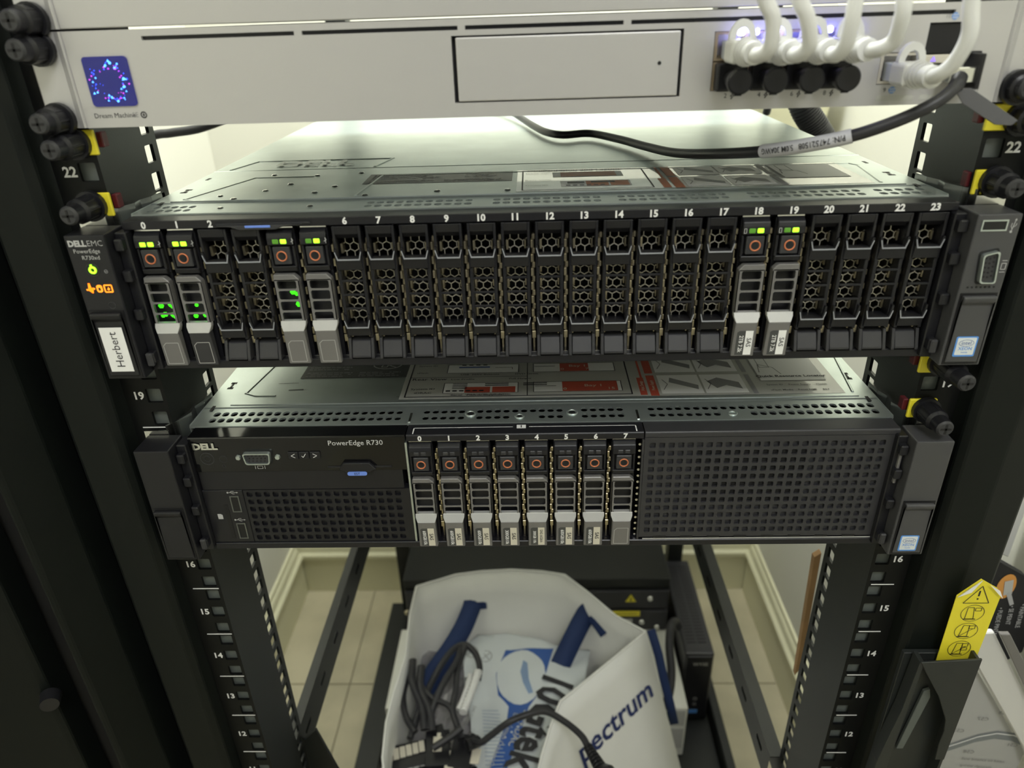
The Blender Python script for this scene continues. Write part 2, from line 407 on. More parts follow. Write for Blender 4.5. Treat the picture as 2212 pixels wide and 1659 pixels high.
for x,y,z,l,ln in (
 (-233,-7,1049,'black thumbscrew at the top left corner of the photo, on the upper silver device',17),
 (-234,-7,1037,'black thumbscrew in the top hole of the silver gateway left ear',18),
 (-234,-7,1005,'black thumbscrew in the bottom hole of the silver gateway left ear',18),
 (-233,-2.3,992.8,'black thumbscrew through the yellow nut under the silver gateway left ear',22),
 (-234,-2.3,961.0,'black thumbscrew just above the left ear of the upper server',22),
 (231,-7,1007,'black thumbscrew in the bottom hole of the silver gateway right ear',10),
 (240,-2.3,992,'black thumbscrew right of the grey pull strap on the right rail',14),
 (236,-2.3,962,'black thumbscrew just above the right ear of the upper server',18),
 (234,-2.3,860,'black thumbscrew just below the right ear of the upper server, before the number 19',27),
 (232,-2.3,829,'black thumbscrew just above the right ear of the lower server',23)):
    thumb_screw(x,y,z,l,ln,tilt=(0,0))

# ------------------------------------------------------------------ silver devices at the top
def silver_ear(parent, sg, z0, z1):
    x0,x1 = (-241.5,-221.4) if sg < 0 else (221.4,241.5)
    m_ = MB(); m_.prism([(x0,0),(x0,-4),(x0+2,-6) if sg>0 else (x0+1,-5)]+([(x1-3,-7.6),(x1,-5.5),(x1,0)] if sg<0 else [(x0+.2,-6.6),(x1-1,-6),(x1,-4),(x1,0)]),'z',z0,z1,bev=.3)
    m_ = MB()
    if sg < 0: poly = [(-241.5,-.2),(-241.5,-5),(-240.5,-6),(-226,-6.2),(-223,-7.6),(-221.6,-6.4),(-221.4,-.2)]
    else: poly = [(221.4,-.2),(221.6,-6.4),(223,-7.6),(226,-6.2),(240.5,-6),(241.5,-5),(241.5,-.2)]
    m_.prism(poly,'z',z0,z1)
    return m_.build('mounting_ear', M['silver'], parent)
GZ0, GZ1 = 1000.6, 1043.9
GW = thing('network_gateway', 'silver rack gateway with a small blue screen and a blank drive cover', 'network device', (0,0,GZ0))
def gw(mb,name,m,label=None,parent=None): return mb.build(name,m,parent or GW,loc=None if parent else (0,0,-GZ0),label=label)
fp = MB()
holes = [(-183.3,-110.3,1039.1,1040.9),(-106.6,-33.3,1039.1,1040.9),(-29.8,43.8,1039.1,1040.9),(47.3,194.2,1039.1,1040.9),
 (-36.6,71.9,1007.3,1036.7),(86.2,150.5,1009.2,1035.0),(164.4,183.4,1009.9,1023.8),(183.9,202,1010.0,1035.8)]
plate(fp,-221,221,GZ0,GZ1,holes,FRONT(-8),7)
fp.box(-221,221,-1,0,GZ0,GZ1)
gw(fp,'front_plate',M['silver'])
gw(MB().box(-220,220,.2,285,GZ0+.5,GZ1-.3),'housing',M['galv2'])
silver_ear(GW,-1,GZ0-GZ0,GZ1-GZ0); silver_ear(GW,1,0,GZ1-GZ0)
gw(MB().box(-183,194,-6.6,-6,1039,1041),'light_bar',M['plastic'])
bay = MB(); bay.box(-36.4,71.7,-4,-1.2,1007.5,1036.5); gw(bay,'drive_bay',M['blackdeep'])
cv = MB()
cv.box(-34.6,70.4,-8.6,-4,1007.9,1035.9,bev=.5,seg=2)
cvr = gw(cv,'drive_cover',M['silver'])
MB().frustum((61.2,-8.75,1022.4),(61.2,-8.5,1022.4),.9,.9,16).build('pin_hole',M['blackdeep'],cvr)
# screen
sc_ = gw(MB().prism(rr(-214.6,-192.6,1010.4,1032.8,1.8),'y',-8.9,-8.05),'screen',M['screenb'])
d1, d2, d3 = MB(), MB(), MB()
for i in range(95):
    a = random.uniform(0,2*math.pi); rad = random.gauss(.82,.16)
    x = -203.4+9.2*rad*math.cos(a); z = 1021.4+9.8*rad*math.sin(a)
    if not(-213.5<x<-193.6 and 1011.4<z<1031.8): continue
    q = random.random(); mb_ = d1 if q < .45 else d2 if q < .75 else d3
    s_ = random.uniform(.22,.55)*(1.35 if mb_ is d2 else .8)
    n_ = 3 if q < .6 else 6; o_ = math.pi/2
    mb_.prism([(x+s_*math.cos(o_+2*math.pi*k/n_), z+s_*math.sin(o_+2*math.pi*k/n_)) for k in range(n_)],'y',-9.05,-8.92)
d1.build('screen_dots',M['dotb'],sc_,kind='stuff'); d2.build('screen_dots',M['dotc'],sc_,kind='stuff'); d3.build('screen_dots',M['dotm'],sc_,kind='stuff')
def gt(s,size,x,z,m='ink',bold=0,al='LEFT',nm='printed_text'): return text_mesh(s,size,(x,-8,z-GZ0),X,Z,.12,bold,al).build(nm,M[m],GW)
gt('Dream Machine',3.25,-216.2,1006.1,'ink',0); gt('SE',3.25,-196.9,1006.1,'inkgrey')
m_ = MB(); m_.torus((-191.2,-8.1,1006.1),'y',1.35,.28,20,4); m_.prism([(-190.9,1007.2),(-191.9,1005.9),(-191.3,1005.9),(-191.5,1005.0),(-190.5,1006.3),(-191.1,1006.3)],'y',-8.2,-8.05); gw(m_,'power_symbol',M['ink'])
def bolt(x,z,s): return [(x+.5*s,z+1.5*s),(x-.9*s,z-.2*s),(x-.1*s,z-.1*s),(x-.5*s,z-1.6*s),(x+.9*s,z+.2*s),(x+.1*s,z+.1*s)]
for n_,x in (('2',93),('4',109),('6',124.5),('8',140)):
    gt(n_,3.0,x,1007.0); m_ = MB(); poly_line(m_,[(a,-8.12,b) for a,b in bolt(x+4,1007,1)],.28,(0,-1,0),True)
    if n_ == '2': m_.box(x+5,x+6.4,-8.2,-8.1,1007.9,1008.2); m_.box(x+5.6,x+5.9,-8.2,-8.1,1007.3,1008.8)
    gw(m_,'lightning_symbol',M['ink'])
gt('9',2.8,168.2,1007.4); gt('10',2.4,190.0,1038.2,'inkgrey')
def globe(x,z):
    m_ = MB(); m_.frustum((x,-8.2,z),(x,-8.05,z),1.55,1.55,20); o = gw(m_,'globe_symbol',M['bluest'])
    k = MB()
    for dx in (-.8,0,.8): k.box(x+dx-.1,x+dx+.1,-8.3,-8.22,z-1.2,z+1.2)
    for dz in (-.6,.6): k.box(x-1.3,x+1.3,-8.3,-8.22,z+dz-.1,z+dz+.1)
    k.build('globe_lines',M['white'],o)
globe(172.4,1007.4); globe(194.4,1038.2)
gw(MB().box(165.5,183,-8.15,-8.02,1002.6,1005.1),'port_band',M['stickerg']); gt('2.5G',1.9,174.3,1003.8,'stickerw',0,'CENTER')
gw(MB().box(185.8,202,-8.15,-8.02,1002.6,1005.1),'port_band',M['stickerg']); gt('10G',1.9,193.3,1003.8,'stickerw',0,'CENTER')
gt('RESET',2.4,207,1006.3,'inkgrey')
# port block frames
def jack(x0,x1,z0,z1,m,flip=False,yy=-7.4):
    mp = FRONT(yy); mb = MB()
    plate(mb,x0,x1,z0,z1,[(x0+1.4,x1-1.4,z0+1.2,z1-1.2)],mp,9,lining=True)
    j = gw(mb,'port_frame',m); 
    MB().box(x0+1.4,x1-1.4,0,1.4,z0+1.2,z1-1.2).build('port_interior',M['blackdeep'],j)
    k = MB()
    for i in range(8): k.box(x0+3+i*1.2,x0+3.5+i*1.2,yy+2.2,0,(z1-2.2 if flip else z0+1.6),(z1-1.6 if flip else z0+2.2))
    k.build('contacts',M['brass'],j)
    return j
fr = mat('brown_port_frame',(.38,.30,.21),.4,.3)
for i in range(4):
    x0 = 86.6+i*15.95
    jack(x0,x0+15.5,1022.4,1034.8,fr); jack(x0,x0+15.5,1009.4,1021.9,fr,True)
jack(164.8,183,1010.2,1023.5,mat('cream_port_frame',(.66,.62,.54),.4,.2))
m_ = MB(); m_.box(184.2,201.8,-6.5,0,1022.6,1035.6,bev=.5); gw(m_,'upper_sfp_port',M['plastic'])
m_ = MB(); m_.box(184.2,197,-7.8,-.5,1018.6,1022.2,bev=.3); gw(m_,'status_strip',M['cream'])
m_ = MB(); m_.prism([(187.6,1019.4),(190,1019.4),(188.8,1021.6)],'y',-8.05,-7.85); gw(m_,'triangle_symbol',mat('violet_led',(.3,.2,.9),.4,emit=(.25,.16,.9),es=1.2))
m_ = MB(); m_.box(184.2,203.5,-7,-.5,1010.1,1018.2,bev=.3); gw(m_,'lower_sfp_port',M['galv2'])
for i,(x,on) in enumerate(((99.6,1),(115.0,1))):
    pass
# status lights above the ports (port LEDs shining through the clips)
for x,s_,k in ((98.2,1.5,'ledw'),(114.6,1.5,'ledw'),(138.6,1.2,'ledb'),(128.0,.8,'ledb'),(151.0,.9,'ledb'),(105.5,.8,'ledb')):
    m_ = MB(); m_.box(x-s_,x+s_,-9.2,-7.6,1033.0,1035.6,bev=.5); gw(m_,'port_light',M[k])

SWZ = 1044.9
SW = thing('network_switch', 'upper silver rack device cut off by the top of the photo', 'network device', (0,0,SWZ))
m_ = MB(); m_.box(-221,221,-8,0,0,44,bev=.5,seg=2); m_.build('front_plate',M['silver'],SW)
MB().box(-220,220,.3,300,.5,43).build('housing',M['galv2'],SW)
silver_ear(SW,-1,0,44); silver_ear(SW,1,0,44)

# black cap plugs in the lower ports
for i,nm in enumerate(('two','four','six','eight')):
    x = 94.4+i*15.95
    t = thing('port_cap','black round-headed port plug in the lower port numbered '+nm,'plug',(x,-7.6,1015.4),'black plugs in the lower ports')
    MB().box(-7.0,7.0,-7,.0,-6.0,6.4,bev=1.0,seg=2).build('plug_body',M['plastic'],t)
    m_ = MB(); m_.frustum((0,-7,-.5),(0,-20,-.5),4.0,4.0,20); m_.frustum((0,-18.6,-.5),(0,-21.8,-.5),5.6,5.6,28); m_.frustum((0,-21.8,-.5),(0,-22.6,-.5),5.6,4.9,28)
    m_.box(-1.6,1.6,-20.5,-19,-6.6,-4.5); m_.build('knob',M['plastic'],t)

# white network cables
def eth(px, pz, pts, label):
    t = thing('network_cable',label,'cable',(px,-7,pz),'white network cables')
    MB().box(-5.6,5.6,-7,3,-4.6,3.6,bev=.5).build('connector',M['clearp'],t)
    bt = MB(); bt.box(-6.6,6.6,-21,-6.2,-5.6,4.4,bev=1.8,seg=3)
    for k in range(4):
        y = -20-k*2.6; r0 = 6.2-k*.55
        bt.frustum((0,y,-.6),(0,y-1.7,-.6),r0,r0-.15,20); bt.frustum((0,y-1.7,-.6),(0,y-2.6,-.6),r0-1.1,r0-1.1,16)
    bt.frustum((0,-30,-.6),(0,-34,-.6),4.9,4.6,20)
    b = bt.build('boot',M['cable_w'],t)
    cl = MB()   # arched clip hood above the boot
    arch = [(6.6*math.cos(R(a))*.92, 4.2+8.4*math.sin(R(a))) for a in range(0,181,15)]
    inn = [(3.2*math.cos(R(a)), 4.2+5.0*math.sin(R(a))) for a in range(0,181,15)]
    n_ = len(arch)
    for i in range(n_-1):
        a,b_,c,d = arch[i],arch[i+1],inn[i+1],inn[i]
        for y_,rev in ((-12.5,0),(-9.5,1)):
            q = [(a[0],y_,a[1]),(b_[0],y_,b_[1]),(c[0],y_,c[1]),(d[0],y_,d[1])]
            cl.quad(*(q if rev else q[::-1]))
        cl.quad((a[0],-12.5,a[1]),(b_[0],-12.5,b_[1]),(b_[0],-9.5,b_[1]),(a[0],-9.5,a[1]))
        cl.quad((d[0],-9.5,d[1]),(c[0],-9.5,c[1]),(c[0],-12.5,c[1]),(d[0],-12.5,d[1]))
    cl.build('clip_hood',M['cable_w'],t)
    cb = MB(); cb.tube([(0,-29,-.6)]+[(a-px,b_+7,c-pz) for a,b_,c in pts],3.15,12,8); cb.build('cord',M['cable_w'],t)
    return t
eth(96.2,1027.5,[(97.0,-46,1026.4),(99.2,-52,1030),(98.0,-55,1040),(94.2,-55,1047),(90,-54,1062),(86,-50,1085),(84,-45,1120)],'leftmost white network cable, in the first upper port')
eth(112.2,1027.5,[(113.0,-46,1026),(115,-52,1030.5),(111.5,-55,1040),(107.4,-55,1047),(104,-54,1062),(101,-50,1085),(99,-45,1120)],'second white network cable from the left, above the plug numbered four')
eth(128.1,1027.5,[(128.6,-46,1025.6),(129.8,-52,1030),(129.4,-55,1039),(129.6,-55,1047),(131,-54,1062),(132,-50,1085),(133,-45,1120)],'third white network cable from the left, above the plug numbered six')
eth(144,1027.5,[(146.4,-45,1027.2),(150,-50,1031),(149,-55,1040),(148.4,-55,1047),(149,-54,1062),(150,-50,1085),(151,-45,1120)],'fourth white network cable from the left, above the plug numbered eight')
eth(173.6,1016,[(173.2,-45,1016.4),(176,-51,1022),(177,-55,1032),(175,-55,1043),(173,-54,1060),(171,-50,1085),(170,-45,1120)],'rightmost white network cable, in the separate port numbered nine')

# black direct-attach cable with a printed white sleeve
DC = thing('direct_attach_cable','black cable with a printed white sleeve hanging over the upper server lid','cable',(198,-8,1013))
o3 = (-198,8,-1013)
m_ = MB(); m_.box(192,203.6,-20,-6.5,1010.6,1017.4,bev=.5); m_.build('connector',M['steel'],DC,loc=o3)
m_ = MB(); m_.box(203.2,205.2,-22,-8,1008,1023,bev=.4); m_.box(203.2,208,-13,-9,1021,1023.6,bev=.4); m_.build('latch_bar',M['plastic'],DC,loc=o3)
m_ = MB(); m_.box(199.5,207.5,-11,-9,1007.6,1009.2,bev=.3); m_.build('latch_hook',M['steel'],DC,loc=o3)
path = [(197,-19,1013),(193,-24,1009.5),(186,-27,1004.5),(176,-27,999),(165,-25,994),(152,-21,989),(136,-12,984),(120,8,978),(106,45,971),(92,95,963.5),(80,140,960.5),(66,178,960),(46,212,960),(25,208,960),(12,226,960),(2,262,960.2),(-7,300,961),(-20,345,964),(-38,400,970)]
m_ = MB(); m_.tube(path,2.9,14,8,rf=lambda t: 3.4 if t < .05 else 2.9); m_.build('cord',M['cable_k'],DC,loc=o3)
sl = [(152.5,-21,989),(136,-12,984),(120,8,978),(113,24,974.6)]
sp_ = []
for i in (5,6):
    p0,p1,p2,p3 = (Vector(path[i+k]) for k in (-1,0,1,2))
    for k in range(8):
        t = k/8; sp_.append(.5*((2*p1)+(p2-p0)*t+(2*p0-5*p1+4*p2-p3)*t*t+(3*p1-p0-3*p2+p3)*t**3))
sp_.append(Vector(path[7]))
m_ = MB(); m_.tube(sp_,3.5,16,1); sleeve = m_.build('label_sleeve',mat('lilac_white_sleeve',(.55,.55,.60),.35),DC,loc=o3)
# the print follows the curved sleeve, upside down as seen from the front
tm = text_mesh('P/N: 747521508   5.0M 30AWG',3.7,(0,0,0),X,Y,0,.008); cum = [0]
for p_,q_ in zip(sp_,sp_[1:]): cum.append(cum[-1]+(q_-p_).length)
xs_ = [v[0] for v in tm.v]; xa, xb = min(xs_), max(xs_); sc_t = cum[-1]*.88/(xb-xa); nv = []
for vx,vy,_z in tm.v:
    s_ = cum[-1]*.06+(vx-xa)*sc_t; k = max(i for i in range(len(cum)-1) if cum[i] <= s_); f_ = (s_-cum[k])/(cum[k+1]-cum[k])
    c_ = sp_[k].lerp(sp_[k+1],f_); ta = (sp_[min(k+2,len(sp_)-1)]-sp_[max(k-1,0)]).normalized()
    n_ = (Vector((.7,-378,1044))-c_); n_ = (n_-ta*n_.dot(ta)).normalized(); v_ = n_.cross(ta)
    a_ = vy/3.6; nv.append(c_+(n_*math.cos(a_)+v_*math.sin(a_))*3.95)
tm.v = nv; tm.build('printed_text',M['ink'],sleeve)
m_ = MB(); m_.prism([(193.5,1008.6),(201,1008.8),(226,994.2),(223.6,992),(216,992.6),(199,1002)],'y',-23.4,-22.4,bev=.2)
m_.build('pull_strap',mat('grey_rubber_strap',(.10,.10,.11),.5),DC,loc=o3,label='flat dark grey pull strap')

# ------------------------------------------------------------------ servers
ZX, ZR = 19.5*U, 16.5*U
LID = 87.9
def server(name_label, z): return thing('rack_server', name_label, 'server', (0,0,z))
SX = server('upper black rack server with 24 numbered narrow drive bays and a metal lid', ZX)
SR = server('lower black rack server with eight drives between two perforated grilles', ZR)

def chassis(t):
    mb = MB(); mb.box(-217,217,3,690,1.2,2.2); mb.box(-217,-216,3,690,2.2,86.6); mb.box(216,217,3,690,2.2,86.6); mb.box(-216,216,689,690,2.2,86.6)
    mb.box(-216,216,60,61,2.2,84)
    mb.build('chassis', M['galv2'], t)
def lidmesh(t, rows, extra, side=None):
    """front strip with punched slots, then the big flat lid"""
    mb = MB(); mp = TOP(LID)
    y0, y1 = 1.5, 24.0
    # rows of rounded holes
    for (xa, xb, n, offs) in rows:
        wd = (xb-xa)/n
        for (yc, hh) in ((8.8,2.0),(16.6,2.0)):
            ya, yb = (4.5,12.7) if yc < 10 else (12.7,20.9)
            for i in range(n):
                if offs and (i, yc < 10) in offs: 
                    mb.quad(mp(xa+wd*i,ya,0),mp(xa+wd*(i+1),ya,0),mp(xa+wd*(i+1),yb,0),mp(xa+wd*i,yb,0)); continue
                sk = 0
                c = xa+wd*(i+.5)
                cellhole(mb, xa+wd*i,xa+wd*(i+1),ya,yb, c-wd*.36,c+wd*.36,yc-2.6,yc+2.6,1.1, mp, 1.2)
    xs = [-217]+[v for r_ in rows for v in (r_[0],r_[1])]+[217]
    for a,b in zip(xs[::2],xs[1::2]): mb.quad(mp(a,4.5,0),mp(b,4.5,0),mp(b,20.9,0),mp(a,20.9,0))
    mb.quad(mp(-217,y0,0),mp(217,y0,0),mp(217,4.5,0),mp(-217,4.5,0)); mb.quad(mp(-217,20.9,0),mp(217,20.9,0),mp(217,y1,0),mp(-217,y1,0))
    mb.quad((-217,y0,LID-1.2),(217,y0,LID-1.2),(217,y0,LID),(-217,y0,LID))
    # step up and main sheet
    mb.quad((-217,24,LID),(217,24,LID),(217,25.2,LID+.5),(-217,25.2,LID+.5))
    mb.box(-217,217,25.2,690,LID-.7,LID+.5)
    mb.box(-217.6,-217,3,690,60,LID+.3); mb.box(217,217.6,3,690,60,LID+.3)
    o = mb.build('lid', M['galv'], t)
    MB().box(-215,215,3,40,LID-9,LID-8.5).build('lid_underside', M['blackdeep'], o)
    rd = MB()
    def ridge(pts, w_=2.2, h=.35):
        for p,q in zip(pts,pts[1:]):
            p, q = Vector((*p,LID+.5)), Vector((*q,LID+.5)); d = (q-p).normalized(); s_ = Vector((-d.y,d.x,0))*w_/2
            p = p-d*w_*.3; q = q+d*w_*.3
            t1 = [p-s_,q-s_,q+s_,p+s_]; s2 = s_*.35; t2 = [p-s2+Vector((0,0,h)),q-s2+Vector((0,0,h)),q+s2+Vector((0,0,h)),p+s2+Vector((0,0,h))]
            rd.add(t1+t2,[(4,5,6,7),(0,1,5,4),(1,2,6,5),(2,3,7,6),(3,0,4,7)])
    extra(o, ridge)
    rd.build('pressed_ridge', M['galv'], o)
    # small slots near both side edges
    sl = MB()
    for sg in (-1,1):
        for y in (24,92,): sl.box(sg*211-1,sg*211+1,y-3.2,y+3.2,LID+.5,LID+.62)
        sl.box(sg*210-.8,sg*210+.8,52,60,LID+.5,LID+.62); sl.box(sg*210-2,sg*210+2,51,53.5,LID+.5,LID+.62); sl.box(sg*210-2,sg*210+2,58.5,61,LID+.5,LID+.62)
    sl.build('lid_slots', M['blackdeep'], o)
    return o
def bracket(t, sg):
    """bent bright strip of the slide rail hooking round the server corner"""
    mb = MB(); w_ = 1.0
    pts = [(219,42),(219.5,30),(222,22),(221,14),(225,4),(229,-3)]
    for p,q in zip(pts,pts[1:]):
        d = Vector((q[0]-p[0],q[1]-p[1])).normalized(); n_ = Vector((-d.y,d.x))*.8
        mb.prism([(sg*(p[0]-n_.x),p[1]-n_.y),(sg*(q[0]-n_.x),q[1]-n_.y),(sg*(q[0]+n_.x),q[1]+n_.y),(sg*(p[0]+n_.x),p[1]+n_.y)],'z',74,91.5)
    a,b = sorted((sg*228,sg*243)); mb.box(a,b,-4.2,-3,78,88.5); 
    mb.build('slide_bracket', M['steel'], t)
def ear(t, sg, z0, z1, m_face):
    xo, xi = 241*sg, 219.5*sg
    x0,x1 = min(xo,xi),max(xo,xi)
    e = MB(); e.box(x0,x1,-24,-4.5,z0+1,z1,bev=.7,seg=2)
    # lower release latch: recessed well with a curved lever and a bright lip
    ea = e.build('ear', m_face, t)
    lv = MB(); c = (x0+x1)/2
    MB().box(c-9.4,c+9.4,-24.3,-23.9,z0+2,z0+42.6).build('lever_well', M['blackdeep'], ea)
    lv.prism([(-24.2,z0+3),(-25.2,z0+3.5),(-25.4,z0+18),(-24.9,z0+32),(-24.7,z0+36),(-26.6,z0+38.4),(-27.2,z0+40.6),(-26.4,z0+41.5),(-24.2,z0+41.5)],'x',c-8.4,c+8.4,bev=.4)
    lv.build('release_lever', m_face, ea)
    sd = MB()   # inner side piece with clips, between ear and body
    a,b = (xi-6*sg, xi) if sg > 0 else (xi, xi+6)
    sd.box(min(a,b),max(a,b),-15,-3,z0+2,z1-1.5,bev=.6)
    for z in (12,38,60,77):
        q0,q1 = (xi-5.4*sg, xi-.8*sg); sd.box(min(q0,q1),max(q0,q1),-19.5,-14.5,z-3.5,z+3,bev=.7)
    sd.build('side_clip', M['plastic'], t)
    gb = MB(); q0,q1 = (xi-5.2*sg, xi-1.4*sg); gb.box(min(q0,q1),max(q0,q1),-21.5,-19,z0+7,z0+15,bev=.7); gb.build('clip_button', M['plastic2'], t)
    return ea
def divider_mesh():
    mb = MB(); mb.box(-.5,.5,-5.5,22,6,74)
    z = 20
    while z < 70:
        mb.box(-1.2,.2,-7.6,-4,z,z+4.2,bev=.2); mb.box(-.2,1.2,-6.6,-4,z+4.4,z+7.4,bev=.2); z += 7.9
    mb.box(-1.2,1.2,-7.8,-3,15,19.4,bev=.3)
    return mb
# hex mesh shared by all blanks
def hexmesh(x0,x1,z0,z1,r=2.45,wd=.52,y=-1.5):
    mb = MB(); W_ = r*math.sqrt(3); row = 0; z = z0
    seen = set()
    while z < z1+r:
        off = (W_/2 if row % 2 else 0); n_ = int((x1-x0)/W_)+3
        for i in range(-1,n_):
            cx = x0+off+i*W_; vs = [(cx+r*math.sin(R(60*k)), z+r*math.cos(R(60*k))) for k in range(6)]
            for k in range(6):
                a,b = vs[k],vs[(k+1)%6]; key = (round((a[0]+b[0])/2,2),round((a[1]+b[1])/2,2))
                if key in seen: continue
                seen.add(key)
                if not (x0-.3 <= key[0] <= x1+.3 and z0 <= key[1] <= z1): continue
                d = Vector((b[0]-a[0],b[1]-a[1])).normalized(); n2 = Vector((-d.y,d.x))*wd/2; e = d*.15
                q = [(a[0]-n2.x-e.x,a[1]-n2.y-e.y),(b[0]-n2.x+e.x,b[1]-n2.y+e.y),(b[0]+n2.x+e.x,b[1]+n2.y+e.y),(a[0]+n2.x-e.x,a[1]+n2.y-e.y)]
                mb.prism(q,'y',y,y+.8)
        z += 1.5*r; row += 1
    return mb
# ---- blank drive filler
def make_blank(lab, loc):
    t = thing('drive_blank', lab, 'drive blank', loc, 'empty drive fillers of the upper server')
    f = MB()
    f.box(-7.5,-6.1,-11.6,4,58,82.2,bev=.25); f.box(6.1,7.5,-11.6,4,58,82.2,bev=.25)       # cheeks of the upper cup
    f.prism([(-11.8,82.2),(-11.2,78),(-8.5,75.2),(-3,74.4),(2,74.6),(2,82.4)],'x',-6.2,6.2,bev=.2)   # scooped top plate
    f.prism([(-7.4,68.8),(-6.2,64.4),(6.2,64.4),(7.4,68.8),(7.4,70.4),(6.4,70.4),(5.4,65.5),(-5.4,65.5),(-6.4,70.4),(-7.4,70.4)],'y',-13.3,-10.5)
    f.prism([(-12.9,65.6),(-13,64),(-12.2,58.6),(-9.5,58.2),(-3,60),(-3,64)],'x',-6.6,6.6,bev=.25)   # band under upper opening
    f.box(-7.3,-5.5,-11.4,2,19,58.4,bev=.25); f.box(5.5,7.3,-11.4,2,19,58.4,bev=.25)
    for z in (52.4,44.4,36.4): f.box(-5.6,5.6,-11.9,-10.7,z-.6,z+.6,bev=.15)
    f.prism([(-7.2,33),(-7.2,29.5),(-6.3,25.3),(6.3,25.3),(7.2,29.5),(7.2,33),(6.2,33),(6.0,30),(5.2,26.6),(-5.2,26.6),(-6.0,30),(-6.2,33)],'y',-13.4,-10.5)
    f.prism([(-13,26.4),(-13,25),(-12.2,20.3),(-9,19.8),(-2,24),(-2,25.6)],'x',-6.5,6.5,bev=.25)
    f.build('frame', M['plastic'], t)
    lp = MB()     # paler strips on the edges of the two cups
    for zz,w2 in ((64.5,6.0),(25.5,6.1)):
        lp.prism([(-7.2,zz+4.4),(-w2,zz-.1),(w2,zz-.1),(7.2,zz+4.4),(6.8,zz+4.6),(w2-.4,zz+.6),(-w2+.4,zz+.6),(-6.8,zz+4.6)],'y',-13.8,-13.3)
    lp.build('cup_edge', M['edge'], t, kind='stuff')
    hexmesh(-5.4,5.4,26,76,r=2.6,y=-3.2).build('vent_mesh', M['hexm'], t)
    tb = MB()
    for z in (66.2,53.5,45.5,37.5,28.5): tb.box(-5.35,-4.0,-6.5,-1.2,z,z+5.4,bev=.2); tb.box(4.4,5.35,-5,-1.2,z,z+5.0,bev=.2)
    tb.box(-5.8,-4.6,-8,-5,17.8,19.6,bev=.2); tb.box(4.2,5.2,-8,-5,17.8,19.6,bev=.2)
    tb.build('metal_tab', M['brass'], t)
    b = MB(); b.prism([(-3,18.2),(-6.8,17.6),(-9.8,16.2),(-13.6,8.4),(-13.6,7.2),(-3,7.2)],'x',-5.4,5.4,bev=.3)
    for s_ in (-1,1): b.prism([(-3,18.8),(-10.4,18.4),(-14,7.8),(-14,6.6),(-3,6.6)],'x',min(s_*5.6,s_*7.3),max(s_*5.6,s_*7.3),bev=.3)
    b.build('latch_block', M['plastic2'], t)
    return t
def copy_tree(o, parent=None):
    c = o.copy(); C.objects.link(c); c.parent = parent
    for ch in list(o.children): copy_tree(ch, c)
    return c
